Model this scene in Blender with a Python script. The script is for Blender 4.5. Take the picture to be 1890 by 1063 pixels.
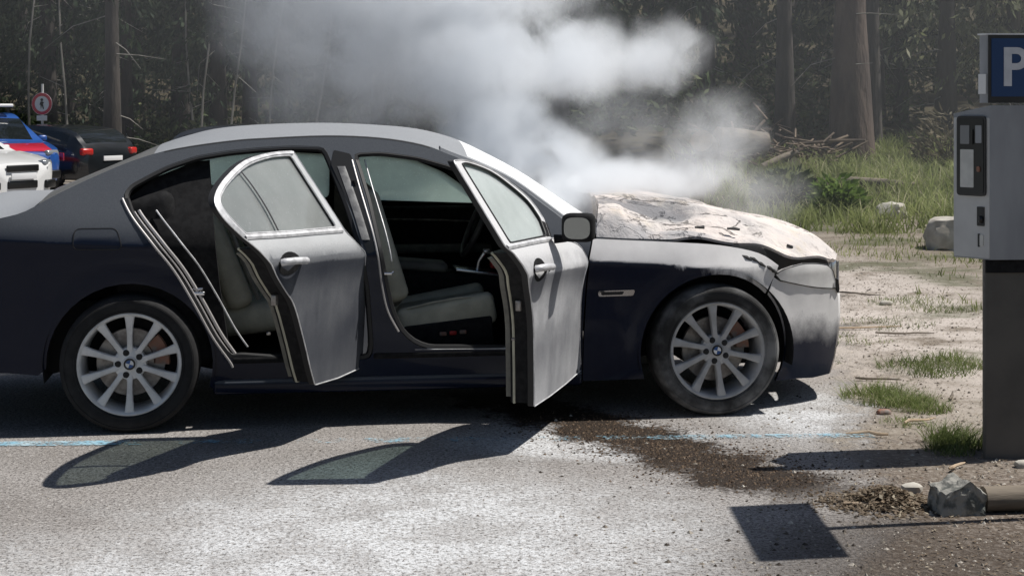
import bpy, bmesh, math, random
from mathutils import Vector, Matrix, noise
from mathutils.geometry import delaunay_2d_cdt

# ------------------------------------------------------------------ camera, sky, sun, exposure
for o in list(bpy.data.objects):
    bpy.data.objects.remove(o)
scene = bpy.context.scene
col = scene.collection
PI = math.pi
R = math.radians

cam_data = bpy.data.cameras.new('camera')
cam_data.sensor_width = 36.0
cam_data.lens = 55.24
cam_data.shift_y = -0.178
cam_data.clip_start = 0.05
cam_data.clip_end = 2000
cam = bpy.data.objects.new('camera', cam_data)
cam.location = (0, 0, 1.6)
cam.rotation_euler = (PI / 2, 0, 0)
col.objects.link(cam)
scene.camera = cam

TO_SUN = Vector((.56, .10, 1.0)).normalized()
world = bpy.data.worlds.new('World')
scene.world = world
world.use_nodes = True
wn = world.node_tree
wn.nodes.clear()
sky = wn.nodes.new('ShaderNodeTexSky')
sky.sky_type = 'NISHITA'
sky.sun_disc = False
sky.sun_elevation = math.asin(TO_SUN.z)
sky.sun_rotation = math.atan2(TO_SUN.x, TO_SUN.y)
bg = wn.nodes.new('ShaderNodeBackground')
bg.inputs[1].default_value = 0.055
wo = wn.nodes.new('ShaderNodeOutputWorld')
wn.links.new(sky.outputs[0], bg.inputs[0])
wn.links.new(bg.outputs[0], wo.inputs[0])

sun_data = bpy.data.lights.new('sun', 'SUN')
sun_data.energy = 5.0
sun_data.angle = R(.53)
sun_data.color = (1.0, .965, .91)
sun = bpy.data.objects.new('sun', sun_data)
sun.rotation_euler = TO_SUN.to_track_quat('Z', 'Y').to_euler()
sun.location = (20, 4, 36)
col.objects.link(sun)

scene.view_settings.view_transform = 'Standard'
scene.view_settings.look = 'None'
scene.view_settings.exposure = 0.0
scene.view_settings.gamma = 1.0
scene.view_settings.use_curve_mapping = False
scene.render.engine = 'CYCLES'
scene.cycles.use_denoising = True
scene.cycles.max_bounces = 8
scene.cycles.transparent_max_bounces = 24
scene.cycles.volume_bounces = 8
scene.cycles.volume_step_rate = 1.0
scene.cycles.sample_clamp_indirect = 6.0

# ------------------------------------------------------------------ materials
def mat(name, color=(.5, .5, .5), rough=.6, metal=0., coat=0., spec=.5):
    m = bpy.data.materials.new(name)
    m.use_nodes = True
    b = m.node_tree.nodes['Principled BSDF']
    b.inputs['Base Color'].default_value = (*color, 1)
    b.inputs['Roughness'].default_value = rough
    b.inputs['Metallic'].default_value = metal
    b.inputs['Coat Weight'].default_value = coat
    b.inputs['Specular IOR Level'].default_value = spec
    return m


class NT:
    """tiny node helper"""
    def __init__(s, m):
        s.m = m; s.t = m.node_tree; s.b = s.t.nodes.get('Principled BSDF')
        s.out = s.t.nodes['Material Output']
    def n(s, typ, **kw):
        x = s.t.nodes.new(typ)
        for k, v in kw.items(): setattr(x, k, v)
        return x
    def l(s, a, b): s.t.links.new(a, b)
    def put(s, v, inp):
        if v is None: return
        if isinstance(v, (int, float)): inp.default_value = v
        elif isinstance(v, tuple): inp.default_value = v if len(v) == 4 or inp.type == 'VECTOR' else (*v, 1)
        else: s.l(v, inp)
    def math(s, op, a, b=None, c=None, clamp=False):
        x = s.n('ShaderNodeMath', operation=op, use_clamp=clamp)
        for i, v in enumerate((a, b, c)): s.put(v, x.inputs[i])
        return x.outputs[0]
    def mix(s, f, a, b):
        x = s.n('ShaderNodeMix', data_type='RGBA')
        s.put(f, x.inputs[0]); s.put(a, x.inputs[6]); s.put(b, x.inputs[7])
        return x.outputs[2]
    def coord(s, kind='Object'): return s.n('ShaderNodeTexCoord').outputs[kind]
    def pos(s): return s.n('ShaderNodeNewGeometry').outputs['Position']
    def sep(s, v):
        x = s.n('ShaderNodeSeparateXYZ'); s.l(v, x.inputs[0]); return x.outputs
    def scale(s, v, sc):
        x = s.n('ShaderNodeMapping'); x.inputs['Scale'].default_value = sc; s.l(v, x.inputs[0]); return x.outputs[0]
    def noise(s, v, sc, det=4., rough=.55, dist=0.):
        x = s.n('ShaderNodeTexNoise')
        s.l(v, x.inputs['Vector']); x.inputs['Scale'].default_value = sc
        x.inputs['Detail'].default_value = det; x.inputs['Roughness'].default_value = rough
        x.inputs['Distortion'].default_value = dist
        return x.outputs['Fac']
    def voro(s, v, sc, feature='F1'):
        x = s.n('ShaderNodeTexVoronoi', feature=feature); s.l(v, x.inputs['Vector']); x.inputs['Scale'].default_value = sc
        return x
    def ss(s, v, a, b, lo=0., hi=1.):
        x = s.n('ShaderNodeMapRange', interpolation_type='SMOOTHSTEP')
        s.put(v, x.inputs[0])
        for i, q in zip((1, 2, 3, 4), (a, b, lo, hi)): x.inputs[i].default_value = q
        return x.outputs[0]
    def bump(s, h, strength=.3, dist=.01):
        x = s.n('ShaderNodeBump'); x.inputs['Strength'].default_value = strength; x.inputs['Distance'].default_value = dist
        s.l(h, x.inputs['Height']); s.l(x.outputs[0], s.b.inputs['Normal']); return x


def noisy(name, c1, c2, scale=8., rough=.7, bump=.2, bdist=.01, metal=0., kind='Object', stretch=(1, 1, 1), lo=.35, hi=.65, spec=.5):
    m = mat(name, c1, rough, metal, spec=spec); t = NT(m)
    v = t.scale(t.coord(kind), stretch)
    f = t.noise(v, scale, 5.)
    t.l(t.mix(t.ss(f, lo, hi), c1, c2), t.b.inputs['Base Color'])
    if bump:
        t.bump(t.noise(v, scale * 3.5, 4.), bump, bdist)
    return m


def paint_mat(name, side, up, front=0., spots=(), even=0., mid=0., scale=5., streak=0., tone=(.46, .47, .49), base=(.005, .009, .024), top_bias=0.):
    """dark navy clear-coated paint with extinguisher powder settled on it: on faces turned up, in patches on the sides, all over the nose; its spread also paints light and shade at the crease"""
    m = mat(name, base, .16, .0, .22, .12); t = NT(m)
    o = t.coord('Object'); x, y, z = t.sep(o)
    nz = t.sep(t.n('ShaderNodeNewGeometry').outputs['Normal'])[2]
    n1 = t.noise(o, scale, 6., .6); n2 = t.noise(t.scale(o, (1, 1, .25)), scale * 6, 4., .65); n3 = t.noise(o, 160., 2., .6)
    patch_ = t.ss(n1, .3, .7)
    d_up = t.math('MULTIPLY', t.math('MULTIPLY', t.ss(nz, .12, .42), up), t.math('ADD', .7, t.math('MULTIPLY', n1, .6)))  # powder on up-turned faces; on the body also paints its lit upper band
    d_side = t.math('MULTIPLY', t.math('ADD', even * .55, t.math('MULTIPLY', t.math('ADD', t.math('MULTIPLY', patch_, .55), t.math('MULTIPLY', n2, .55)), 1 - even * .75)), t.math('MULTIPLY', t.ss(nz, -.24, -.03, .30, 1.), side))  # side powder, thinned on down-turned faces to paint the shade under the crease
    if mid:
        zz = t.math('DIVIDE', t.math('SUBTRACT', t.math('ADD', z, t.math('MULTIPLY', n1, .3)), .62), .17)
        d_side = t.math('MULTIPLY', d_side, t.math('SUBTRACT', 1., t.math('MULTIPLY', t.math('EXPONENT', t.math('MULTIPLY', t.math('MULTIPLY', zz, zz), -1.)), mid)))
    d = t.math('MAXIMUM', d_up, d_side)
    if front:
        fr = t.math('MULTIPLY', t.ss(x, 3.0, 3.55), t.ss(t.math('ADD', z, t.math('MULTIPLY', t.math('SUBTRACT', n1, .5), .25)), .30, .60))
        d = t.math('MAXIMUM', d, t.math('MULTIPLY', fr, front))
    for (su, sw, sr, sa) in spots:
        v_ = t.n('ShaderNodeVectorMath', operation='DISTANCE'); t.l(t.scale(o, (1, 0, 1)), v_.inputs[0]); v_.inputs[1].default_value = (su, 0, sw)
        d = t.math('MAXIMUM', d, t.math('MULTIPLY', t.ss(t.math('ADD', v_.outputs['Value'], t.math('MULTIPLY', t.math('SUBTRACT', n2, .5), sr * 1.1)), sr, sr * .45), sa))
    d = t.math('MULTIPLY', d, t.math('ADD', .72, t.math('MULTIPLY', n3, .55)))
    d = t.math('MINIMUM', d, 1.)
    dustc = t.mix(t.ss(n1, .25, .75), tone, tuple(c * .82 for c in tone))
    t.l(t.mix(d, base, dustc), t.b.inputs['Base Color'])
    t.l(t.math('ADD', .26, t.math('MULTIPLY', d, .55)), t.b.inputs['Roughness'])
    t.l(t.math('SUBTRACT', .20, t.math('MULTIPLY', d, .20)), t.b.inputs['Coat Weight'])
    t.bump(t.math('ADD', n3, t.math('MULTIPLY', n2, .5)), .12, .002)
    return m


def glass_mat(name, tint=(.62, .72, .68), dust=.4, dustc=(.5, .5, .5), thru=.45):
    """tinted pane with a film of powder on it"""
    m = mat(name); t = NT(m); t.t.nodes.remove(t.b)
    o = t.coord('Object')
    tr = t.n('ShaderNodeBsdfTransparent'); tr.inputs[0].default_value = (*tint, 1)
    gl = t.n('ShaderNodeBsdfGlossy'); gl.inputs['Roughness'].default_value = .06
    fr = t.n('ShaderNodeFresnel'); fr.inputs[0].default_value = 1.45
    m1 = t.n('ShaderNodeMixShader'); t.l(t.math('MINIMUM', fr.outputs[0], .6), m1.inputs[0]); t.l(tr.outputs[0], m1.inputs[1]); t.l(gl.outputs[0], m1.inputs[2])
    df0 = t.n('ShaderNodeBsdfDiffuse'); df0.inputs[0].default_value = (*dustc, 1)
    tl = t.n('ShaderNodeBsdfTranslucent'); tl.inputs[0].default_value = (*(tint[i] * dustc[i] * 1.7 for i in range(3)), 1)
    df = t.n('ShaderNodeMixShader'); df.inputs[0].default_value = thru; t.l(df0.outputs[0], df.inputs[1]); t.l(tl.outputs[0], df.inputs[2])
    f = t.math('MULTIPLY', t.math('ADD', .65, t.math('ADD', t.math('MULTIPLY', t.noise(o, 7., 5.), .5), t.math('MULTIPLY', t.ss(t.noise(o, 90., 3.), .62, .72), .35))), dust)
    m2 = t.n('ShaderNodeMixShader'); t.l(t.math('MINIMUM', f, 1.), m2.inputs[0]); t.l(m1.outputs[0], m2.inputs[1]); t.l(df.outputs[0], m2.inputs[2])
    t.l(m2.outputs[0], t.out.inputs[0])
    return m


M = {}
M['body'] = paint_mat('navy_paint_dust_shading', .010, .24, tone=(.37, .39, .395))
M['roof'] = paint_mat('navy_paint_powdered_roof', .30, .80, tone=(.38, .395, .415))
M['fender'] = paint_mat('navy_paint_nose', .02, 2.2, 1.7, ((2.77, .835, .085, 1.2), (3.0, .85, .17, .9), (3.12, .78, .15, .85), (3.26, .70, .17, 1.0), (3.38, .60, .13, .9)), tone=(.80, .785, .78))
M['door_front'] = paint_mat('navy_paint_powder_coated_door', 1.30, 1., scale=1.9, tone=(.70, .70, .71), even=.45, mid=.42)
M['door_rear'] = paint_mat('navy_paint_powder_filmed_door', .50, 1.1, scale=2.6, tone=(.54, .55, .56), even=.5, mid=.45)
M['rubber'] = noisy('tyre_rubber', (.008, .008, .009), (.018, .018, .019), 14., .85, .1)
M['seal'] = mat('rubber_seal', (.010, .010, .011), .6)
M['dark'] = noisy('dark_trim', (.010, .010, .011), (.018, .018, .019), 30., .85, .15, .004, spec=.15)
M['under'] = mat('underbody', (.008, .008, .009), .9)
M['alloy'] = noisy('dusty_alloy', (.78, .78, .78), (.62, .62, .62), 10., .42, .05, metal=.15)
M['alloy_ash'] = noisy('ashy_alloy', (.50, .50, .50), (.36, .36, .36), 8., .75, .1, metal=.05)
M['chrome'] = mat('chrome', (.75, .75, .77), .22, .9)
M['trim_dust'] = noisy('powdered_trim', (.72, .72, .73), (.5, .5, .51), 20., .5, .1, metal=.3)
M['seal_light'] = mat('pale_seal_lip', (.48, .46, .45), .35, .3)
M['leather'] = noisy('beige_leather', (.46, .45, .36), (.36, .35, .28), 12., .6, .25, .004)
M['leather_dark'] = noisy('grey_leather', (.17, .167, .145), (.12, .118, .105), 14., .6, .25, .004)
M['steel'] = noisy('brake_steel', (.35, .33, .31), (.22, .2, .19), 30., .45, .1, metal=.8)
M['caliper'] = noisy('rusty_caliper', (.30, .14, .09), (.2, .17, .15), 20., .7, .2)
M['red'] = mat('red_plastic', (.45, .02, .02), .4)
M['badge_blue'] = mat('badge_blue', (.03, .10, .30), .3)
M['white'] = mat('white_enamel', (.78, .78, .78), .35)
M['black'] = mat('black_enamel', (.01, .01, .01), .35)
M['glass_door'] = glass_mat('powdered_side_glass', (.72, .78, .74), .40, (.52, .525, .53), .2)
M['glass_front'] = glass_mat('powdered_front_door_glass', (.74, .86, .82), .46, (.82, .83, .84), .15)
M['glass_far'] = glass_mat('far_side_glass', (.70, .77, .73), .80, (.84, .87, .85), .7)
M['windscreen'] = glass_mat('powdered_windscreen', (.3, .3, .3), 1.3, (.80, .81, .82), .08)
M['rear_glass'] = glass_mat('rear_window_glass', (.3, .35, .33), .5, (.5, .5, .5))
M['mirror_glass'] = mat('mirror_glass', (.35, .38, .38), .08, .9)


def ash_mat():
    m = mat('burnt_bonnet_ash', (.7, .62, .56), .92, spec=.2); t = NT(m); o = t.coord('Object')
    n1 = t.noise(o, 2.2, 6., .6, .8); n2 = t.noise(o, 9., 6., .65); n3 = t.noise(t.scale(o, (.5, 2, 1)), 5., 5., .6)
    c = t.mix(t.ss(n1, .35, .65), (.72, .645, .60), (.55, .52, .505))
    c = t.mix(t.ss(n3, .56, .70), c, (.70, .66, .60))
    c = t.mix(t.math('MULTIPLY', t.ss(t.noise(o, 3.1, 4., .6), .58, .72), .45), c, (.64, .53, .38))
    c = t.mix(t.math('MULTIPLY', t.ss(n2, .55, .70), .6), c, (.34, .30, .28))
    c = t.mix(t.math('MULTIPLY', t.ss(t.noise(t.scale(o, (1, .4, 1)), 26., 4., .7), .60, .72), .5), c, (.20, .18, .17))
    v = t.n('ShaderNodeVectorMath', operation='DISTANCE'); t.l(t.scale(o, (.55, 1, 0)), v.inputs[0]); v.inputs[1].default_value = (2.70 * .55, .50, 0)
    burn_shade = t.ss(t.math('ADD', v.outputs['Value'], t.math('MULTIPLY', n2, .22)), .33, .20)  # burn stain in the dent, with the hollow's shade painted into it
    crease_ = t.math('MULTIPLY', t.ss(t.math('ABSOLUTE', t.math('SUBTRACT', t.noise(t.scale(o, (.8, 1.3, 1)), 3.4, 5., .6, 1.2), .5)), .022, .004), t.ss(t.noise(o, 1.7, 2.), .42, .58))
    c = t.mix(t.math('MULTIPLY', crease_, .8), c, (.13, .12, .115))
    side_ = t.math('MULTIPLY', t.ss(t.math('ADD', t.sep(o)[1], t.math('MULTIPLY', n2, .12)), .25, .19), t.ss(n1, .30, .5)); c = t.mix(t.math('MULTIPLY', side_, .75), c, (.33, .33, .345))
    c = t.mix(t.math('MULTIPLY', burn_shade, .85), c, (.16, .165, .18))
    t.l(c, t.b.inputs['Base Color'])
    t.bump(t.math('SUBTRACT', t.math('ADD', n2, t.math('MULTIPLY', t.noise(o, 45., 4.), .4)), crease_), .8, .02)
    return m
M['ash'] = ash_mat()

# ------------------------------------------------------------------ object helpers
def tag(o, label=None, cat=None, group=None, kind=None):
    if label: o['label'] = label
    if cat: o['category'] = cat
    if group: o['group'] = group
    if kind: o['kind'] = kind
    return o


def empty(name, loc=(0, 0, 0), rz=0.):
    o = bpy.data.objects.new(name, None)
    o.empty_display_size = .2
    o.location = loc; o.rotation_euler = (0, 0, rz)
    col.objects.link(o)
    return o


def link(name, me, parent=None, loc=None, rot=None):
    o = bpy.data.objects.new(name, me)
    col.objects.link(o)
    if parent is not None: o.parent = parent
    if loc is not None: o.location = loc
    if rot is not None: o.rotation_euler = rot
    return o


def copy_tree(o, parent=None):
    c = o.copy(); col.objects.link(c)
    if parent is not None: c.parent = parent
    for ch in list(o.children): copy_tree(ch, c)
    return c


class MB:
    """collects faces, then links them as ONE mesh object"""
    def __init__(s): s.v = []; s.f = []; s.mi = []; s.cur = 0
    def add(s, vs, fs, mi=None):
        n = len(s.v); s.v += [tuple(p) for p in vs]
        for f in fs: s.f.append(tuple(i + n for i in f)); s.mi.append(s.cur if mi is None else mi)
    def box(s, c, size, rot=None, taper=1.):
        hx, hy, hz = (q / 2 for q in size); vs = []
        for z in (-1, 1):
            k = taper if z > 0 else 1.
            for x, y in ((-1, -1), (1, -1), (1, 1), (-1, 1)):
                p = Vector((x * hx * k, y * hy * k, z * hz))
                if rot is not None: p = rot @ p
                vs.append(p + Vector(c))
        s.add(vs, [(3, 2, 1, 0), (4, 5, 6, 7), (0, 1, 5, 4), (1, 2, 6, 5), (2, 3, 7, 6), (3, 0, 4, 7)])
    def rbox(s, c, size, bev=.02, seg=3, rot=None):
        bm = bmesh.new(); bmesh.ops.create_cube(bm, size=1.)
        for v in bm.verts: v.co = Vector((v.co.x * size[0], v.co.y * size[1], v.co.z * size[2]))
        bmesh.ops.bevel(bm, geom=bm.edges[:], offset=min(bev, min(size) * .49), segments=seg, profile=.5, affect='EDGES')
        bm.verts.index_update()
        vs = [((rot @ v.co) if rot is not None else v.co) + Vector(c) for v in bm.verts]
        s.add(vs, [[v.index for v in f.verts] for f in bm.faces]); bm.free()
    def tube(s, pts, rad, n=8, cap=True):
        pts = [Vector(p) for p in pts]; k = len(pts)
        rad = [rad] * k if isinstance(rad, (int, float)) else rad[:k]
        vs = []; up = Vector((0, 0, 1)); prev = None
        for i, p in enumerate(pts):
            d = (pts[min(i + 1, k - 1)] - pts[max(i - 1, 0)]).normalized()
            if prev is None:
                a = d.cross(up if abs(d.z) < .9 else Vector((1, 0, 0))).normalized()
            else:
                a = (prev - d * prev.dot(d)).normalized()
            prev = a; b = d.cross(a)
            for j in range(n):
                t = 2 * PI * j / n
                vs.append(p + (a * math.cos(t) + b * math.sin(t)) * rad[i])
        fs = [(i * n + j, i * n + (j + 1) % n, (i + 1) * n + (j + 1) % n, (i + 1) * n + j) for i in range(k - 1) for j in range(n)]
        if cap: fs += [tuple(reversed(range(n))), tuple(range((k - 1) * n, k * n))]
        s.add(vs, fs)
    def lathe(s, prof, n=32, axis='y', c=(0, 0, 0), closed=False):
        """prof: (radius, offset along axis)"""
        vs = []
        for r, h in prof:
            for j in range(n):
                t = 2 * PI * j / n
                if axis == 'y': p = (r * math.cos(t), h, r * math.sin(t))
                elif axis == 'z': p = (r * math.cos(t), r * math.sin(t), h)
                else: p = (h, r * math.cos(t), r * math.sin(t))
                vs.append((p[0] + c[0], p[1] + c[1], p[2] + c[2]))
        k = len(prof); m = k if closed else k - 1
        s.add(vs, [(i * n + j, i * n + (j + 1) % n, ((i + 1) % k) * n + (j + 1) % n, ((i + 1) % k) * n + j) for i in range(m) for j in range(n)])
    def prism(s, poly, h0, h1, f=None):
        """poly in 2D, extruded; f(x, y, h) -> 3D"""
        n = len(poly); f = f or (lambda x, y, h: (x, y, h))
        vs = [f(x, y, h0) for x, y in poly] + [f(x, y, h1) for x, y in poly]
        s.add(vs, [tuple(reversed(range(n))), tuple(range(n, 2 * n))] + [(i, (i + 1) % n, n + (i + 1) % n, n + i) for i in range(n)])
    def grid(s, P, flip=False):
        """P: rows of points"""
        a, b = len(P), len(P[0])
        fs = [(i * b + j, i * b + j + 1, (i + 1) * b + j + 1, (i + 1) * b + j) for i in range(a - 1) for j in range(b - 1)]
        if flip: fs = [tuple(reversed(f)) for f in fs]
        s.add([p for r in P for p in r], fs)
    def build(s, name, mats, parent=None, smooth=True, loc=None, rot=None, angle=40):
        me = bpy.data.meshes.new(name)
        me.from_pydata(s.v, [], s.f)
        for m in (mats if isinstance(mats, (list, tuple)) else [mats]): me.materials.append(m)
        if any(s.mi): me.polygons.foreach_set('material_index', s.mi)
        me.validate(); me.update()
        if smooth:
            me.shade_smooth()
            me.set_sharp_from_angle(angle=R(angle))
        return link(name, me, parent, loc, rot)


def sm(a, b, x):
    t = max(0., min(1., (x - a) / (b - a))) if a != b else float(x > a)
    return t * t * (3 - 2 * t)


def lerp_tab(tab, x):
    if x <= tab[0][0]: return tab[0][1]
    for (a, p), (b, q) in zip(tab, tab[1:]):
        if x <= b: return p + (q - p) * (x - a) / (b - a)
    return tab[-1][1]


def spline(pts, n=6, closed=False):
    """Catmull-Rom through the points (any dimension)"""
    k = len(pts); out = []
    dim = len(pts[0])
    rng = range(k) if closed else range(k - 1)
    for i in rng:
        g = (lambda j: pts[j % k]) if closed else (lambda j: pts[max(0, min(k - 1, j))])
        p0, p1, p2, p3 = g(i - 1), g(i), g(i + 1), g(i + 2)
        for q in range(n):
            t = q / n
            out.append(tuple(.5 * (2 * p1[d] + (p2[d] - p0[d]) * t + (2 * p0[d] - 5 * p1[d] + 4 * p2[d] - p3[d]) * t * t + (3 * p1[d] - p0[d] - 3 * p2[d] + p3[d]) * t ** 3) for d in range(dim)))
    if not closed: out.append(tuple(pts[-1]))
    return out


def round_poly(pts, r=.03, n=4):
    """polygon with its corners rounded"""
    k = len(pts); out = []
    for i in range(k):
        p = Vector(pts[i]); a = Vector(pts[i - 1]) - p; b = Vector(pts[(i + 1) % k]) - p
        d = min(r, a.length * .45, b.length * .45)
        a = p + a.normalized() * d; b = p + b.normalized() * d
        for q in range(n + 1):
            t = q / n
            out.append(tuple(a * (1 - t) ** 2 + p * 2 * t * (1 - t) + b * t * t))
    return out


def inside(p, poly):
    x, y = p; c = False; n = len(poly); j = n - 1
    for i in range(n):
        xi, yi = poly[i]; xj, yj = poly[j]
        if (yi > y) != (yj > y) and x < (xj - xi) * (y - yi) / (yj - yi) + xi: c = not c
        j = i
    return c


def resample(poly, step, closed=True):
    out = []; n = len(poly)
    for i in range(n if closed else n - 1):
        a = Vector(poly[i]); b = Vector(poly[(i + 1) % n]); d = (b - a).length
        if d < 1e-5: continue
        k = max(1, int(math.ceil(d / step)))
        for q in range(k): out.append(tuple(a.lerp(b, q / k)))
    if not closed: out.append(tuple(poly[-1]))
    return out


def area2(p): return sum(p[i - 1][0] * p[i][1] - p[i][0] * p[i - 1][1] for i in range(len(p)))


def tess(outline, holes, step, extra=()):
    """triangles filling an outline with holes, with grid points inside; loops returned for the rims"""
    loops = [resample(outline, step)] + [resample(h, step) for h in holes]
    if area2(loops[0]) < 0: loops[0].reverse()
    for i in range(1, len(loops)):
        if area2(loops[i]) > 0: loops[i].reverse()
    pts = []; edges = []
    for lp in loops:
        b = len(pts); pts += [Vector(p) for p in lp]
        edges += [(b + i, b + (i + 1) % len(lp)) for i in range(len(lp))]
    xs = [p[0] for p in loops[0]]; ys = [p[1] for p in loops[0]]
    inner = list(extra); y = min(ys) + step * .5; row = 0
    while y < max(ys):
        x = min(xs) + step * (.5 if row % 2 else 1.)
        while x < max(xs):
            inner.append((x, y)); x += step
        y += step * .866; row += 1
    cell = {}
    for p in pts: cell.setdefault((int(p.x // step), int(p.y // step)), []).append(p)
    def near_edge(p):
        cx, cy = int(p[0] // step), int(p[1] // step)
        return any((q - Vector(p)).length < step * .55 for i in (-1, 0, 1) for j in (-1, 0, 1) for q in cell.get((cx + i, cy + j), ()))
    for p in inner:
        if inside(p, loops[0]) and not any(inside(p, h) for h in loops[1:]) and not near_edge(p):
            pts.append(Vector(p))
    V, E_, F, ov, oe, of = delaunay_2d_cdt(pts, edges, [], 0, 1e-6)
    tris = []
    for f in F:
        c = sum((V[i] for i in f), Vector((0, 0))) / len(f)
        if inside(c, loops[0]) and not any(inside(c, h) for h in loops[1:]):
            a, b, d = V[f[0]], V[f[1]], V[f[2]]
            cr = (b.x - a.x) * (d.y - a.y) - (b.y - a.y) * (d.x - a.x)
            if abs(cr) < 1e-9: continue
            tris.append(tuple(f) if cr > 0 else tuple(reversed(f)))
    return [tuple(v) for v in V], tris, loops


def sheet(mb, outline, holes, step, f, off=0., thick=.02, mi=(0, 0, 0), flip=False, extra=()):
    """a shaped panel with real thickness: f(u, w, off) -> 3D; outer face, inner face, rims"""
    V, T, loops = tess(outline, holes, step, extra)
    rev = (lambda q: tuple(reversed(q))) if flip else (lambda q: q)
    mb.add([f(u, w, off) for u, w in V], [rev(q) for q in T], mi[0])
    if thick:
        mb.add([f(u, w, off + thick) for u, w in V], [rev(tuple(reversed(q))) for q in T], mi[1])
        for lp in loops:
            n = len(lp)
            mb.add([f(u, w, off) for u, w in lp] + [f(u, w, off + thick) for u, w in lp],
                   [rev((i, n + i, n + (i + 1) % n, (i + 1) % n)) for i in range(n)], mi[2])
    return mb

# ------------------------------------------------------------------ the burning saloon (local axes: u forward, v away from the near side, w up)
WID = 1.86; VC = .93; WB = 2.96; WR = .335
def sp(x, k): return k * math.log1p(math.exp(min(x / k, 50)))
def wcrease(u): return .80 + (2.2 - min(max(u, -1), 4)) * .05
def side_v(u, w):
    t = w - wcrease(u)
    v = .012 + .036 * (1 - math.exp(min(t, 0) / .12)) + .07 * min(t, 0) ** 2 + .30 * sp(t, .012) + .30 * sp(t - .1, .025)
    if u > 2.75: v += .36 * (u - 2.75) ** 2.2
    if u < -.3: v += .16 * (-.3 - u) ** 2
    return v
def flare(u, w):
    d = 0.
    for u0 in (0., WB):
        r = math.hypot(u - u0, w - .33)
        if w > .2: d -= .014 * math.exp(-((r - .415) / .05) ** 2)
    return d
def near(u, w, off=0.): return (u, side_v(u, w) + flare(u, w) + off, w)
def far(u, w, off=0.): return (u, WID - (side_v(u, w) + flare(u, w) + off), w)

D = {
    'top_edge': [(-0.617, 1.053), (-0.504, 1.083), (-0.382, 1.151), (-0.27, 1.207), (-0.167, 1.255), (-0.013, 1.32), (0.149, 1.37), (0.303, 1.399), (0.49, 1.423), (0.626, 1.433), (0.958, 1.446), (1.237, 1.434), (1.461, 1.397), (1.617, 1.338), (1.739, 1.29), (1.911, 1.207), (2.063, 1.097), (2.221, 0.975), (2.306, 0.92)],
    'door_cut': [(2.306, 0.92), (2.279, 0.827), (2.27, 0.665), (2.26, 0.475), (2.258, 0.248)],
    'rear_open': [(-0.041, 1.158), (-0.015, 1.199), (0.07, 1.246), (0.163, 1.293), (0.305, 1.34), (0.466, 1.366), (0.627, 1.381), (0.791, 1.389), (0.957, 1.383), (0.989, 1.309), (1.074, 1.081), (1.142, 0.857), (1.172, 0.675), (1.193, 0.391), (1.18, 0.329), (0.843, 0.32), (0.536, 0.349), (0.483, 0.345), (0.394, 0.457), (0.306, 0.622), (0.211, 0.785), (0.112, 0.916), (0.001, 1.052)],
    'front_open': [(1.095, 1.355), (1.235, 1.362), (1.43, 1.336), (1.619, 1.283), (1.787, 1.181), (1.945, 1.045), (2.075, 0.924), (2.214, 0.828), (2.215, 0.593), (2.209, 0.369), (2.187, 0.341), (1.852, 0.362), (1.466, 0.371), (1.389, 0.403), (1.323, 0.466), (1.278, 0.569), (1.25, 0.693), (1.218, 0.856), (1.165, 1.12), (1.121, 1.281)],
    'fuel': [(-0.268, 0.901), (-0.26, 0.986), (-0.251, 1.001), (-0.071, 1.001), (-0.045, 0.983), (-0.032, 0.898)],
    'fender_top': [(2.306, 0.92), (2.47, 0.91), (2.727, 0.896), (2.989, 0.875), (3.203, 0.829), (3.318, 0.761)],
    'gill': [(2.335, 0.655), (2.526, 0.658), (2.518, 0.627), (2.335, 0.625)],
    'fd_out': [(0.872, 1.363), (1.058, 1.358), (1.347, 1.311), (1.553, 1.235), (1.716, 1.15), (1.759, 1.06), (1.683, 0.968), (2.126, 0.9), (2.222, 0.829), (2.179, 0.672), (2.206, 0.481), (2.288, 0.291), (2.293, 0.245), (1.858, 0.215), (1.426, 0.215), (1.401, 0.307), (1.355, 0.474), (1.319, 0.601), (1.249, 0.717), (1.144, 0.824), (1.075, 0.9), (0.938, 0.982)],
    'fd_win': [(0.965, 1.345), (1.063, 1.344), (1.319, 1.298), (1.506, 1.227), (1.658, 1.143), (1.693, 1.059), (1.633, 0.975), (1.022, 0.993)],
    'rd_out': [(0.856, 1.377), (0.614, 1.375), (0.32, 1.348), (0.079, 1.287), (-0.077, 1.229), (-0.142, 1.178), (-0.125, 1.11), (-0.049, 1.034), (0.058, 0.962), (0.146, 0.886), (0.209, 0.834), (0.3, 0.766), (0.403, 0.683), (0.526, 0.496), (0.604, 0.364), (0.662, 0.28), (0.91, 0.27), (1.261, 0.282), (1.227, 0.451), (1.178, 0.668), (1.118, 0.805), (1.101, 0.871), (0.96, 0.984)],
    'rd_win': [(0.802, 1.358), (0.592, 1.357), (0.332, 1.33), (0.109, 1.274), (-0.046, 1.218), (-0.097, 1.179), (-0.079, 1.121), (-0.016, 1.047), (0.42, 1.022), (0.889, 1.004)],
    'ctr': [(-0.765, 1.127), (-0.624, 1.132), (-0.51, 1.14), (-0.396, 1.183), (-0.251, 1.244), (-0.078, 1.317), (0.095, 1.393), (0.252, 1.443), (0.392, 1.475), (0.618, 1.495), (0.974, 1.504), (1.274, 1.491), (1.486, 1.47), (1.668, 1.424), (1.821, 1.356), (2.037, 1.242), (2.223, 1.119), (2.379, 1.016), (2.504, 0.944)],
    'hood_ctr': [(2.473, 1.138), (2.661, 1.131), (2.979, 1.082), (3.299, 1.007), (3.558, 0.942), (3.753, 0.861), (3.884, 0.75)],
}

car = empty('burning_car', (-1.865, 7.65, 0), math.atan2(.43, 2.929))
tag(car, 'dark navy saloon with both near doors open and smoke rising from its burnt bonnet', 'car')


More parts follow.
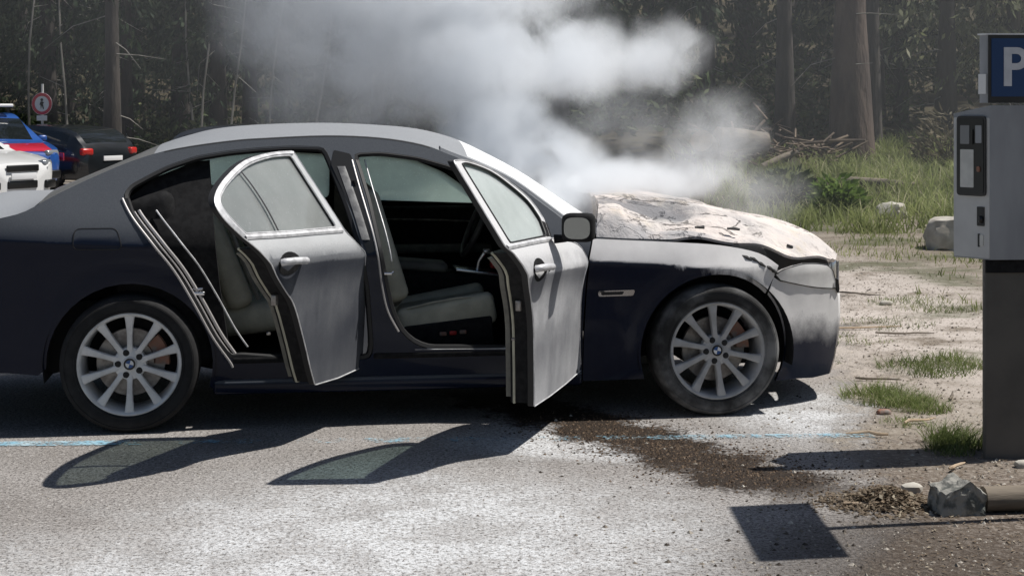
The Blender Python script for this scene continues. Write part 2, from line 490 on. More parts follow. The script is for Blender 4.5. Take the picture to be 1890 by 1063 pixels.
def arc(u0, r, a0, a1, n=22, wc=.33):
    return [(u0 + r * math.cos(R(a0 + (a1 - a0) * i / n)), wc + r * math.sin(R(a0 + (a1 - a0) * i / n))) for i in range(n + 1)]


top_edge = spline(D['top_edge'], 4)
door_cut = D['door_cut']
rear_arch = arc(0, .40, -17, 191)
side_out = [(-.95, .33), (-1.03, .45), (-1.06, .62), (-1.05, .80), (-1.02, .95), (-.97, 1.0), (-.80, 1.03)] + top_edge + door_cut[1:] + [(2.257, .19), (.41, .19)] + rear_arch[:-1] + [(-.44, .285)]
fuel = round_poly([D['fuel'][0], (-.262, 1.0), (-.062, 1.0), D['fuel'][5]], .03)
ro = round_poly(D['rear_open'], .03, 2)
fo = round_poly(D['front_open'], .04, 2)
crease_pts = [(u * .03, wcrease(u * .03) + d) for u in range(-36, 130) for d in (-.016, 0, .016)]
mb = MB(); sheet(mb, side_out, [ro, fo], .042, near, 0, .045, (0, 1, 1), extra=crease_pts)
mb.build('body_side', [M['body'], M['seal']], car)

# far flank: doors shut, one glazed opening per door
far_front = round_poly([(1.17, 1.03), (1.98, 1.0), (1.86, 1.09), (1.70, 1.20), (1.52, 1.275), (1.26, 1.315), (1.16, 1.31)], .03)
far_rear = round_poly([(1.02, 1.04), (1.02, 1.31), (.62, 1.335), (.22, 1.29), (.0, 1.21), (-.03, 1.12), (.03, 1.06)], .04)
fender_top = D['fender_top']
front_arch = arc(WB, .40, 190, -22)
fend_out = [(2.262, .19), (2.265, .4), (2.277, .66), (2.287, .82), (2.312, .915)] + spline(fender_top, 4)[1:] + [(3.30, .70), (3.36, .60)] + [p for p in reversed(front_arch) if p[1] > .60 or p[0] < WB]
fend_out = [(2.262, .19), (2.265, .4), (2.277, .66), (2.287, .82), (2.312, .915)] + spline(fender_top, 4)[1:] + [(3.29, .70)] + [p for p in arc(WB, .40, 46, 200)]
mb = MB(); far_out = side_out
sheet(mb, far_out, [far_front, far_rear], .06, far, 0, .05, (0, 1, 1), flip=True)
sheet(mb, fend_out, [], .06, far, 0, .03, (0, 1, 1), flip=True)
fs = mb.build('far_flank', [M['body'], M['dark']], car)
for hole in (far_front, far_rear):
    g = MB(); sheet(g, hole, [], .1, far, .02, .004, flip=True)
    g.build('side_window', M['glass_far'], car)
mb = MB()
sheet(mb, fend_out, [], .035, near, 0, .03, (0, 1, 1), extra=crease_pts)
mb.build('front_fender', [M['fender'], M['seal']], car)
# fuel flap: a thin proud panel with a shadow gap round it
mb = MB(); sheet(mb, [(u * 1.0, w) for u, w in fuel], [], .03, near, -.0025, .003)
ff = mb.build('fuel_flap', M['body'], car)
mb = MB(); mb.tube([near(u, w, -.0012) for u, w in fuel] + [near(*fuel[0], -.0012)], .0032, 5)
mb.build('flap_gap', M['seal'], ff)
# side gill
gl = [D['gill'][i] for i in range(4)]
mb = MB(); sheet(mb, round_poly(gl, .012), [], .03, near, -.010, .012)
g = mb.build('fender_gill', M['chrome'], car)
mb = MB(); sheet(mb, round_poly([(2.35, .648), (2.47, .650), (2.46, .634), (2.35, .632)], .008), [], .03, near, -.012, .003); mb.build('gill_slot', M['seal'], g)

# ---- upper shell: lofted across the car from edge to edge
def edge_at(tab, u):
    return lerp_tab(tab, u)
te = sorted([(u, w) for u, w in top_edge]); ctr = sorted(spline(D['ctr'], 4))
def across(ue, we, uc, wc_, n=13, inset=.0, ve=None):
    ve = side_v(ue, we) + inset if ve is None else ve
    row = []
    for i in range(2 * n + 1):
        s = i / n
        k = s if s <= 1 else 2 - s
        a = 1 - (1 - k) ** 2.2
        u = ue + (uc - ue) * a; w = we + (wc_ - we) * a
        v = ve + (VC - ve) * k
        row.append((u, v if s <= 1 else WID - v, w))
    return row
def loft(name, us, uc_f, mats, thick=.03, parent=car, inset=0.):
    P = [across(u, lerp_tab(te, u), uc_f(u), lerp_tab(ctr, uc_f(u)), inset=inset) for u in us]
    mb = MB(); mb.cur = 0; mb.grid(P, flip=True)
    if thick:
        mb.cur = 1; Q = [[(p[0], p[1], p[2] - thick) for p in r] for r in P]; mb.grid(Q)
        for r0, r1 in ((P[0], Q[0]), (P[-1], Q[-1])): mb.grid([r0, r1], flip=r0 is P[0])
        mb.grid([[r[0] for r in P], [r[0] for r in Q]]); mb.grid([[r[-1] for r in P], [r[-1] for r in Q]], flip=True)
    return mb.build(name, mats, parent)
lin = lambda a, b, n: [a + (b - a) * i / n for i in range(n + 1)]
roof = loft('roof', lin(.10, 1.70, 30), lambda u: u, [M['roof'], M['leather_dark']])
loft('rear_window', lin(-.44, .10, 10), lambda u: u - .04 * sm(-.44, .1, u) * 0, [M['rear_glass'], M['rear_glass']], .006)
ws = loft('windscreen', lin(1.70, 2.30, 12), lambda u: 1.70 + (u - 1.70) * (2.48 - 1.70) / .60, [M['windscreen'], M['windscreen']], .006)
# roof ditch, near side: the dark joint between roof skin and cant rail
mb = MB(); mb.tube([(u, side_v(u, lerp_tab(te, u)) - .001, lerp_tab(te, u) - .006) for u in lin(.15, 1.50, 40)], .004, 5)
mb.build('roof_joint', M['seal'], roof)
# A-pillar skin beside the windscreen
mb = MB(); P = []
for u in lin(1.55, 2.31, 16):
    w = lerp_tab(te, u); v = side_v(u, w)
    P.append([(u, v - .004, w - .012), (u + .004, v + .008, w + .016), (u + .006, v + .045, w + .024), (u, v + .085, w + .016), (u, v + .09, w - .03)])
mb.grid(P, flip=True); mb.build('windscreen_pillar', M['roof'], car)
# trunk lid
te2 = [(-1.0, .985), (-.9, 1.01), (-.8, 1.03)] + te
P = []
for u in lin(-1.0, -.46, 14):
    P.append(across(u, lerp_tab(te2, u), u, 1.02 + .115 * sm(-1.12, -.7, u) if u < -.7 else 1.135))
mb = MB(); mb.grid(P, flip=True); Q = [[(p[0], p[1], p[2] - .05) for p in r] for r in P]; mb.grid(Q); mb.grid([P[0], Q[0]], flip=True); mb.grid([P[-1], Q[-1]])
mb.build('boot_lid', M['roof'], car)
# tail
mb = MB(); P = []
for w in (.22, .30, .42, .55, .66, .78, .90, .985):
    row = []
    for i in range(25):
        k = i / 24; s = math.sin(k * PI); ue = -1.0 - .05 * sm(.3, .6, w)
        row.append((ue - (.10 - .04 * sm(.7, 1., w)) * s ** .6, side_v(-1, w) + (WID - 2 * side_v(-1, w)) * k, w))
    P.append(row)
mb.grid(P); mb.build('tail_panel', M['body'], car)
for s in (0, 1):
    mb = MB(); v = .36 if s == 0 else WID - .36
    mb.rbox((-1.115, v, .83), (.05, .36, .13), .02); mb.build('tail_light', M['red'], car)
mb = MB(); mb.rbox((-1.135, VC, .70), (.012, .52, .11), .004); mb.build('number_plate', M['white'], car)

# ---- nose
bump_out = [(3.29, .70), (3.33, .676), (3.45, .650), (3.55, .628), (3.72, .604), (3.745, .56), (3.752, .45), (3.742, .33), (3.72, .22), (3.69, .14), (3.57, .135), (3.44, .146)]
ba = [p for p in arc(WB, .405, -27, 44)]
near_b = bump_out + ba
mb = MB(); sheet(mb, near_b, [], .035, near, .0, .03, (0, 1, 1)); sheet(mb, near_b, [], .06, far, 0, .03, (0, 1, 1), flip=True)
def front_u(w): return lerp_tab([(.14, 3.69), (.22, 3.72), (.33, 3.742), (.45, 3.752), (.56, 3.745), (.604, 3.72), (.66, 3.69), (.745, 3.62)], w)
P = []
for w in (.14, .18, .22, .28, .33, .39, .45, .51, .56, .60):
    ue = front_u(w); ve = side_v(ue, w); row = []
    for i in range(25):
        k = i / 24; row.append((ue + .115 * math.sin(k * PI) ** .75, ve + (WID - 2 * ve) * k, w))
    P.append(row)
mb.grid(P, flip=True)
mb.build('front_bumper', [M['fender'], M['dark']], car)
mb = MB()
mb.rbox((3.835, VC, .30), (.03, .5, .13), .012); mb.build('lower_intake', M['dark'], car)
for s in (-1, 1):
    k = MB(); k.rbox((3.80, VC + s * .15, .665), (.07, .27, .155), .03); kd = k.build('kidney_grille', M['chrome'], car)
    k = MB(); k.rbox((3.815, VC + s * .15, .665), (.06, .235, .12), .02)
    k.build('grille_insert', M['dark'], kd)
    k = MB()
    for q in range(7): k.box((3.845, VC + s * .15 - .105 + q * .035, .665), (.008, .010, .115))
    k.build('grille_bar', M['trim_dust'], kd)
mb = MB(); P = []
for w in (.60, .64, .70, .76):
    row = []
    ue = lerp_tab([(.6, 3.71), (.76, 3.66)], w); ve = side_v(3.66, w) + .02
    for i in range(17):
        k = i / 16; row.append((ue + .07 * math.sin(k * PI) ** .7, ve + (WID - 2 * ve) * k, w))
    P.append(row)
mb.grid(P, flip=True); mb.build('nose_panel', M['fender'], car)
head = [(3.296, .715), (3.345, .738), (3.41, .752), (3.48, .760), (3.56, .756), (3.64, .742), (3.69, .705), (3.715, .65), (3.72, .607), (3.63, .617), (3.54, .632), (3.43, .657), (3.33, .682)]
M['lamp_ash'] = noisy('powdered_headlamp_lens', (.84, .83, .81), (.72, .71, .70), 9., .75, .15, .004)
for f, fl in ((near, False), (far, True)):
    mb = MB(); sheet(mb, [p for p in head], [], .03, f, -.006, .03, flip=fl)
    h = mb.build('headlight', M['lamp_ash'], car)
    mb = MB(); mb.tube([f(u, w, -.003) for u, w in head] + [f(*head[0], -.003)], .0045, 5); mb.build('lamp_joint', M['seal'], h)
# black corner piece at the nose edge and the white splash on the lower lip
mb = MB(); sheet(mb, round_poly([(3.716, .66), (3.735, .655), (3.748, .60), (3.742, .575), (3.722, .60)], .006), [], .02, near, -.012, .02)
mb.build('corner_trim', M['dark'], car)

# ---- bonnet: burnt, popped up and crumpled
he = spline([(2.335, .926), (2.534, .914), (2.735, .910), (2.995, .905), (3.199, .866), (3.405, .812), (3.553, .785), (3.62, .774), (3.685, .758)], 6)
hs = [(2.33, 1.045), (2.40, 1.055), (2.46, 1.045), (2.52, 1.0), (2.62, .972), (2.8, .962), (3.0, .947), (3.2, .908), (3.4, .850), (3.55, .815), (3.68, .772)]
hc = spline([(2.46, 1.105), (2.661, 1.112)] + D['hood_ctr'][2:], 6)
NU, NV = 66, 26
def along(curve, t):
    x = t * (len(curve) - 1); i = min(int(x), len(curve) - 2); k = x - i
    return tuple(curve[i][d] * (1 - k) + curve[i + 1][d] * k for d in range(2))
P = []
for i in range(NU + 1):
    t = i / NU; e = along(he, t); c = along(hc, t); row = []
    ve = .052 + side_v(e[0], .86) * .9
    wsh = lerp_tab(hs, e[0])
    for j in range(2 * NV + 1):
        s = j / NV; k = s if s <= 1 else 2 - s
        k = k ** 1.35
        a = 1 - (1 - k) ** 2.0
        u = e[0] + (c[0] - e[0]) * a
        w = e[1] + (wsh - e[1]) * (1 - (1 - min(1, k / .16)) ** 2) + (c[1] - wsh) * (1 - (1 - max(0, (k - .10) / .90)) ** 2)
        v = ve + (VC - ve) * k; v = v if s <= 1 else WID - v
        w += .020 * noise.noise(Vector((u * 2.6, v * 3.0, 1.7))) * sm(0, .12, k) - .034 * max(0., .16 - abs(noise.noise(Vector((u * 2.6, v * 4.2, 8.3)))) ) / .16 * sm(0, .15, k) + .004 * noise.noise(Vector((u * 9, v * 8, 5.2))) * sm(0, .1, k)
        w -= .060 * math.exp(-((u - 2.72) / .20) ** 2 - ((v - .50) / .13) ** 2)
        w -= .018 * math.exp(-((v - .27 - .06 * (u - 2.5)) / .035) ** 2) * sm(2.45, 2.7, u) * sm(3.55, 3.2, u)
        w += .012 * math.sin(u * 16) * math.exp(-(k / .10) ** 2) * sm(2.6, 2.9, u)
        row.append((u, v, w))
    P.append(row)
mb = MB(); mb.grid(P, flip=True)
# folded edge down both sides and along the back
def skirt(line, dv, du, flip):
    mb.grid([line, [(p[0] + du, p[1] + dv, p[2] - .013) for p in line], [(p[0] + du * 2, p[1] + dv * 5 + .0, p[2] - .016) for p in line]], flip=flip)
skirt([r[0] for r in P], .004, 0, False)
skirt([r[-1] for r in P], -.004, 0, True)
mb.grid([P[0], [(p[0] + .02, p[1], p[2] - .07) for p in P[0]], [(p[0] + .01, p[1], p[2] - .16) for p in P[0]]], flip=True); skirt(P[-1], 0, -.006, False)
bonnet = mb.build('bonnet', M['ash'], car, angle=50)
for pts in ([(3.06, .185, .952), (3.10, .20, .951), (3.13, .20, .945)], [(3.43, .315, .850), (3.455, .325, .838), (3.475, .35, .815), (3.48, .36, .80)], [(2.88, .17, .962), (2.93, .18, .961)], [(2.45, .30, 1.075), (2.47, .31, 1.06), (2.49, .33, 1.05)]):
    mb = MB(); mb.tube(pts, [.006, .010, .007, .004][:len(pts)], 6); mb.build('torn_edge', M['seal'], bonnet)
mb = MB()
for (u, w) in ((3.17, .80), (3.21, .775), (3.26, .752), (3.285, .735), (3.13, .81)):
    q = near(u, w, .002); mb.tube([(q[0] - .03, q[1], q[2] + .012), q, (q[0] + .028, q[1], q[2] - .016)], [.004, .011, .003], 6)
mb.build('burst_seam', M['seal'], car)
# engine bay and cowl, black with soot
mb = MB(); mb.box((2.80, VC, .60), (.95, 1.36, .40)); mb.box((2.40, VC, .82), (.16, 1.50, .22)); mb.build('engine_bay', M['under'], car)
mb = MB()
for v0 in (.35, .95):
    mb.tube([(2.40, v0, .985), (2.31, v0 + .3, 1.01), (2.27, v0 + .55, 1.03)], .008, 6)
mb.build('wiper', M['seal'], car)
# ---- underside, wells, floor, bulkheads
mb = MB(); mb.box((1.37, VC, .215), (1.62, 1.62, .05)); mb.box((1.35, VC, .30), (1.9, 1.55, .02)); mb.box((-.50, VC, .45), (.9, 1.40, .35)); mb.box((3.2, VC, .26), (.6, 1.1, .1))
mb.build('underbody', M['under'], car)
for u0 in (0., WB):
    for s in (0, 1):
        mb = MB(); prof = [(.415, .045), (.415, .34), (.02, .345)]
        for r, h in prof: pass
        prof = [(r, h if s == 0 else WID - h) for r, h in prof]
        mb.grid([[(u0 + r * math.cos(R(a)), h, .335 + r * math.sin(R(a))) for r, h in prof] for a in range(-12, 193, 6)])
        mb.prism([(u0 + .06 * math.cos(R(a)), .335 + .06 * math.sin(R(a))) for a in range(0, 360, 30)], *( (.15, .5) if s == 0 else (WID - .5, WID - .15)), lambda x, y, h: (x, h, y)); mb.build('wheel_well', M['under'], car)
mb = MB(); mb.box((.02, VC, .62), (.05, 1.5, .62)); mb.box((-.18, VC, 1.015), (.5, 1.42, .02)); mb.build('bulkhead', M['dark'], car); mb = MB(); mb.box((2.20, VC, .55), (.04, 1.6, .7)); mb.build('firewall', M['dark'], car)
# sill step and lower rocker trim
mb = MB(); mb.rbox((1.70, .115, .345), (1.02, .11, .035), .012); mb.rbox((.80, .125, .335), (.62, .12, .035), .012); mb.build('sill_plate', M['dark'], car)
mb = MB(); mb.tube([(1.40, .068, .372), (1.9, .068, .366), (2.18, .068, .363)], .006, 6); mb.build('sill_strip', M['trim_dust'], car)
mb = MB(); mb.rbox((1.33, .085, .205), (1.86, .05, .075), .02); mb.build('rocker_trim', M['body'], car)

# ---- pale seal lips down the quarter panel and the centre pillar
rc = spline(list(reversed(D['rear_open'][-6:])) , 6)
rc = [(-.041, 1.15)] + rc[1:]
cut = spline([(-.047, 1.14), (.004, 1.052), (.112, .916), (.211, .785), (.306, .622), (.394, .457), (.475, .335), (.492, .302)], 6)
for du, off, rad, m in ((.004, -.004, .0060, 'seal_light'), (.026, .010, .0045, 'seal_light'), (.046, .020, .0085, 'seal_light'), (.115, .050, .0045, 'trim_dust')):
    mb = MB(); mb.tube([near(u + du, w + .25 * du, off) for u, w in cut[(0 if du < .02 else 5 if du < .1 else 6): len(cut) - (8 if du > .1 else 0)]], rad, 6)
    mb.build('door_seal', M[m], car)
mb = MB(); q = near(.30, .672, .03); mb.rbox((q[0] + .03, q[1], q[2]), (.06, .03, .02), .006); mb.tube([(q[0], q[1], q[2] + .02), (q[0] + .05, q[1] - .015, q[2] + .025)], .006, 6); mb.build('striker', M['chrome'], car)
bp = spline([(1.105, 1.32), (1.135, 1.2), (1.168, 1.08), (1.20, .96), (1.225, .84), (1.245, .70), (1.275, .57), (1.33, .465)], 6)
mb = MB(); mb.tube([near(u - .012, w, -.002) for u, w in bp], .0055, 6); mb.build('door_seal', M['seal_light'], car)
mb = MB(); mb.tube([near(u + .055, w, .05) for u, w in bp[: 26]], .004, 6); mb.build('door_seal', M['trim_dust'], car)
bpl = [(1.005, 1.29), (1.05, 1.16), (1.085, 1.05), (1.12, .93)]
mb = MB(); P = [[near(u + .012, w, -.006), near(u + .040, w, -.009), near(u + .052, w, -.005)] for u, w in spline(bpl, 5)]; mb.grid(P, flip=True); mb.build('pillar_cover', noisy('pillar_cover', (.10, .10, .105), (.2, .2, .2), 20, .5, .1), car)
mb = MB(); q = near(1.245, .76, 0); mb.tube([q, (q[0] + .035, q[1] - .01, q[2]), (q[0] + .045, q[1] - .005, q[2] + .008)], .006, 6); mb.build('striker', M['chrome'], car)

mb = MB(); sheet(mb, [(-.03, 1.13), (.1, 1.235), (.3, 1.315), (.37, 1.32), (.40, 1.0), (.43, .7), (.47, .42), (.40, .40), (.2, .75), (.03, 1.0)], [], .06, near, .075, .06); mb.build('quarter_trim', M['dark'], car)
for k, hole in enumerate((ro, fo)):
    cu = sum(p[0] for p in hole) / len(hole); cw = sum(p[1] for p in hole) / len(hole)
    lp = [(cu + (u - cu) * .985, cw + (w - cw) * .985) for u, w in hole]
    mb = MB(); mb.tube([near(u, w, .018) for u, w in lp] + [near(*lp[0], .018)], .017, 6); mb.build('opening_seal', M['seal'], car)
mb = MB(); sheet(mb, round_poly([(.985, 1.30), (1.0, 1.372), (1.085, 1.352), (1.112, 1.28), (1.157, 1.12), (1.205, .88), (1.16, .86), (1.085, 1.075)], .01), [], .05, near, -.003, .004); mb.build('pillar_trim', M['black'], car)
# ---- doors
def make_door(name, outline, window, belt_front, hinge_u, ang, pm, gm, handle, label=None):
    hv = .05
    f = lambda u, w, off=0.: (u - hinge_u, side_v(u, w) + off - hv, w)
    out = round_poly(outline, .018, 2)
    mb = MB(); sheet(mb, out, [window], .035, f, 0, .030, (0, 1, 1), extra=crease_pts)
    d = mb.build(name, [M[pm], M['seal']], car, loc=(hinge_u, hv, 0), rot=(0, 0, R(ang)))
    # hem: the pale folded rim of the skin
    mb = MB(); mb.tube([f(u, w, -.001) for u, w in out] + [f(*out[0], -.001)], .0030, 5); mb.build('skin_hem', M['trim_dust'], d)
    # inner carcass and trim, below the belt
    wb = [w for u, w in window]; wlo = min(wb)
    low = [p for p in resample(outline, .04) if p[1] < wlo - .012]
    cu = sum(p[0] for p in low) / len(low); cw = sum(p[1] for p in low) / len(low)
    inn = [(cu + (p[0] - cu) * .965, cw + (p[1] - cw) * .965) for p in low]
    mb = MB(); sheet(mb, inn, [], .06, f, .031, .085, (0, 0, 0)); mb.build('door_carcass', M['dark'], d)
    inn2 = [(cu + (p[0] - cu) * .90, cw + (p[1] - cw) * .90) for p in low]
    mb = MB(); sheet(mb, inn2, [], .06, f, .1165, .03); mb.build('door_card', M['leather_dark'], d)
    mb = MB(); mb.tube([f(u, w, .10) for u, w in inn if u < cu - .05], .006, 5); mb.build('door_seal', M['leather'], d)
    g = MB(); sheet(g, window, [], .1, f, .012, .004); g.build('window_glass', M[gm], d)
    mb = MB(); mb.tube([f(u, w, -.002) for u, w in window] + [f(*window[0], -.002)], .0045, 6); mb.build('window_trim', M['seal' if ang > 63 else 'trim_dust'], d)
    return d, f


fo_ = D['fd_out']; fd_out = spline(fo_[:6], 3) + [fo_[6]] + [(1.90, .955), (2.126, .905), (2.19, .875)] + spline([fo_[8], fo_[9], fo_[10], (2.235, .35), fo_[12]], 3) + [(2.0, .225), (1.70, .215)] + spline(fo_[14:21], 3) + [(1.00, .96), (.925, .995)]
fd_win = round_poly(spline(D['fd_win'][:6], 3)[:-1] + [(1.695, 1.06), (1.64, .985), (1.02, 1.002)], .02, 2)
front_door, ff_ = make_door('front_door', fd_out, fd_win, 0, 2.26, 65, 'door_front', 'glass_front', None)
ro_ = D['rd_out']; rd_out = spline(ro_[:8], 3)[:-1] + spline(ro_[7:16], 3) + [(.91, .272), (1.235, .285)] + spline(ro_[18:22], 3) + [ro_[22]]
rw = D['rd_win']; rd_win = round_poly(spline(rw[:8], 3)[:-1] + [rw[7], (.42, 1.025), (.885, 1.010)], .02, 2)
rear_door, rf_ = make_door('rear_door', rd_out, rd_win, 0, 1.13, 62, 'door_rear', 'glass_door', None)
# quarter-light divider
mb = MB(); dv = spline([(.222, 1.315), (.262, 1.24), (.287, 1.14), (.288, 1.03)], 6)
P = [[rf_(u - .008, w, -.002), rf_(u + .008, w, -.002)] for u, w in dv]; mb.grid(P, flip=True); P2 = [[rf_(u + .008, w, .02), rf_(u - .008, w, .02)] for u, w in dv]; mb.grid(P2, flip=True); mb.build('window_divider', M['seal'], rear_door)
# broad powdered frame round the rear window's back
mb = MB(); P = []
for (u, w) in spline(ro_[:8], 6): pass
fr = spline(ro_[:8], 6); wi = spline(rw[:8], 6)
P = [[rf_(*a, -.003), rf_((a[0] + b[0]) / 2, (a[1] + b[1]) / 2, -.012), rf_(*b, -.003)] for a, b in zip(fr, wi)]
mb.grid(P); mb.build('window_frame', M['trim_dust'], rear_door)
mb = MB(); bl = [(-.03, 1.035), (.3, 1.018), (.6, 1.006), (.93, .992)]
P = [[rf_(u, w - .012, -.004), rf_(u, w, -.010), rf_(u, w + .012, -.003)] for u, w in spline(bl, 4)]; mb.grid(P); mb.build('waist_strip', M['trim_dust'], rear_door)
mb = MB(); bl = [(.95, .992), (1.2, .985), (1.45, .977), (1.68, .968)]
P = [[ff_(u, w - .012, -.004), ff_(u, w, -.010), ff_(u, w + .010, -.003)] for u, w in spline(bl, 4)]; mb.grid(P); mb.build('waist_strip', M['trim_dust'], front_door)


def handle(door, f, u0, u1, w, label):
    um = (u0 + u1) / 2
    cup = MB(); n = 20
    ell = lambda k, off: [f(um - .01 + math.cos(2 * PI * i / n) * .105 * k, w - .006 + math.sin(2 * PI * i / n) * .053 * k, off) for i in range(n)]
    cup.add(ell(1, -.0015) + ell(.85, -.002), [(i, (i + 1) % n, n + (i + 1) % n, n + i) for i in range(n)] + [tuple(range(n, 2 * n))])
    cup.build('handle_cup', M['dark'], door)
    h = MB(); pts = [f(u0, w + .006, -.006), f(u0 + .02, w + .012, -.035), f(um, w + .008, -.046), f(u1 - .03, w, -.036), f(u1, w - .004, -.006)]
    h.tube(spline(pts, 5), [.012] + [.0165] * 16 + [.013, .011, .009, .006], 10); h.build('handle', M['trim_dust'], door)
handle(front_door, ff_, 1.225, 1.445, .862, '')
handle(rear_door, rf_, .205, .425, .895, '')
mb = MB(); c = ff_(1.47, .845, -.002); mb.lathe([(.0, -.004), (.010, -.004), (.012, 0)], 12, 'y', c); mb.build('door_lock', M['dark'], front_door)
# latches on the door ends
for d, f, u, w in ((front_door, ff_, 1.27, .70), (rear_door, rf_, .33, .72)):
    mb = MB(); q = f(u, w, .06); mb.rbox((q[0] - .012, q[1], q[2]), (.03, .026, .05), .006); mb.build('latch', M['steel'], d); mb = MB(); mb.rbox((q[0] - .03, q[1] + .02, q[2] - .15), (.02, .014, .014), .004); mb.build('door_stop', M['steel'], d)
# exterior mirror on the front door
mp = Vector(ff_(1.80, 1.045, 0))
rot = Matrix.Rotation(R(-65 + 8), 3, 'Z')
def blob(c, size, rotm, name, m, parent, squash=.0, power=2.6):
    mb = MB(); rows = []
    for i in range(13):
        a = -PI / 2 + PI * i / 12; row = []
        for j in range(25):
            b = 2 * PI * j / 24
            sg = lambda x: math.copysign(abs(x) ** (2 / power), x)
            p = Vector((sg(math.cos(a)) * sg(math.cos(b)) * size[0], sg(math.cos(a)) * sg(math.sin(b)) * size[1], sg(math.sin(a)) * size[2]))
            p.z += squash * p.x
            row.append(tuple((rotm @ p) + c))
        rows.append(row)
    mb.grid(rows); return mb.build(name, m, parent)
# in the door's own frame: door runs along -u, its outside is -v.  The mirror housing stands off outside.
mc = Vector((1.70 - 2.26, -.118, 1.022))
mirror = blob(mc, (.058, .078, .068), Matrix.Rotation(R(6), 3, 'Z'), 'door_mirror', M['dark'], front_door, 0., 5.)
mb = MB(); n = 28
oval = [(math.copysign(abs(math.cos(2 * PI * i / n)) ** .62, math.cos(2 * PI * i / n)) * .062, math.copysign(abs(math.sin(2 * PI * i / n)) ** .62, math.sin(2 * PI * i / n)) * .051) for i in range(n)]
rm = Matrix.Rotation(R(6), 3, 'Z')
mb.prism([(a, b) for a, b in oval], -.0595, -.052, lambda x, y, h: tuple(rm @ Vector((h, x, y)) + mc))
mb.build('mirror_glass', M['mirror_glass'], front_door)
mb = MB(); mb.tube([(1.69 - 2.26, .0, .965), (1.70 - 2.26, -.05, .968), (1.70 - 2.26, -.10, .985)], [.022, .018, .022], 8); mb.build('mirror_arm', M['dark'], front_door)
mb = MB(); sheet(mb, [(1.64, .98), (1.70, 1.05), (1.765, 1.035), (1.72, .975)], [], .05, ff_, -.004, .012); mb.build('sail_panel', M['dark'], front_door)

# ---- wheels
def make_wheel(u0, ash, label):
    w = MB(); prof = []
    # tyre: sidewall bulge and tread, outer face towards -v (local axis y, outer side y<0)
    pr = [(.245, -.098), (.252, -.112), (.275, -.121), (.300, -.122), (.318, -.116), (.330, -.100), (.3365, -.075), (.339, -.03), (.339, .03), (.336, .08), (.325, .108), (.29, .12), (.25, .10), (.238, .04), (.238, -.06)]
    w.lathe([(r, h) for r, h in reversed(pr)], 64, 'y', closed=True)
    for r, h in ((.262, -.1185), (.311, -.1205)):
        w.lathe([(r - .003, h), (r, h - .0022), (r + .003, h)], 64, 'y')
    wheel = w.build('wheel', M['tyre_ash' if ash else 'rubber'], car, loc=(u0, .128, WR + .002), rot=(0, R(random.uniform(0, 70)), 0))
    al = M['alloy_ash' if ash else 'alloy']
    b = MB(); b.lathe([(.238, -.098), (.249, -.104), (.251, -.110), (.246, -.1125), (.238, -.108), (.232, -.095), (.226, -.05), (.218, .06), (.230, .08)], 64, 'y')
    b.build('rim', al, wheel)
    sb = MB()
    # one spoke along +x, tapering towards the hub, with a raised spine
    secs = [(.052, .020, -.085), (.09, .0135, -.090), (.14, .0145, -.094), (.19, .0180, -.099), (.222, .0225, -.102), (.240, .027, -.103)]
    P = []
    for x, hw, y in secs:
        P.append([(x, y + .045, -hw * .8), (x, y + .006, -hw), (x, y, -hw * .75), (x, y - .002, 0), (x, y, hw * .75), (x, y + .006, hw), (x, y + .045, hw * .8)])
    sb.grid(P); sb.add([p for p in P[0]], [tuple(range(7))])
    s0 = sb.build('spoke', al, wheel, angle=35); me = s0.data
    for k in range(1, 10): link('spoke', me, wheel, rot=(0, 2 * PI * k / 10, 0))
    h = MB(); h.lathe([(.0, -.098), (.030, -.098), (.034, -.093), (.036, -.088), (.062, -.086), (.078, -.080), (.082, -.05), (.06, .0)], 40, 'y'); h.build('hub', al, wheel)
    bo = MB(); bo.lathe([(.0, -.0900), (.0135, -.0900), (.0165, -.0865)], 14, 'y', (.056, 0, 0)); bo.lathe([(0, -.093), (.007, -.093), (.009, -.089)], 6, 'y', (.056, 0, 0))
    b0 = bo.build('lug_bolt', M['seal'], wheel, rot=(0, R(18), 0))
    for k in range(1, 5): link('lug_bolt', b0.data, wheel, rot=(0, R(18) + 2 * PI * k / 5, 0))
    cp = MB(); cp.lathe([(.0205, -.0990), (.0205, -.1005), (.0275, -.1005), (.0285, -.098)], 32, 'y')
    cp.lathe([(.0, -.0990), (.0205, -.0990)], 24, 'y'); c = cp.build('centre_cap', M['black'], wheel)
    for q in range(4):
        k = MB(); pts = [(0, 0)] + [(.0195 * math.cos(R(90 * q + 90 * i / 8)), .0195 * math.sin(R(90 * q + 90 * i / 8))) for i in range(9)]
        k.prism(pts, -.1002, -.0992, lambda x, y, hh: (x, hh, y)); k.build('badge_quarter', M['white' if q % 2 == 0 else 'badge_blue'], wheel)
    d = MB(); d.lathe([(.06, -.02), (.165, -.02), (.168, -.015), (.168, .0), (.06, .0)], 48, 'y', closed=True); d.build('brake_disc', M['steel'], wheel)
    k = MB()
    for i in range(9): pass
    P = []
    for i in range(10):
        a = R(14 + 50 * i / 9); P.append([(r * math.cos(a), y, r * math.sin(a)) for r, y in ((.11, -.02), (.12, -.046), (.185, -.046), (.19, -.02))])
    k.grid(P); k.build('brake_caliper', M['caliper'], wheel)
    return wheel
M['tyre_ash'] = noisy('powdered_tyre', (.022, .022, .022), (.20, .20, .20), 5., .95, .15, lo=.38, hi=.72)
rear_wheel = make_wheel(0., False, ''); front_wheel = make_wheel(WB, True, '')
rear_wheel.rotation_euler = (0, R(18), 0); front_wheel.rotation_euler = (0, R(12), 0)
for wobj in (rear_wheel, front_wheel):
    c = copy_tree(wobj, car); c.location.y = WID - .128; c.rotation_euler = (0, 0, PI)

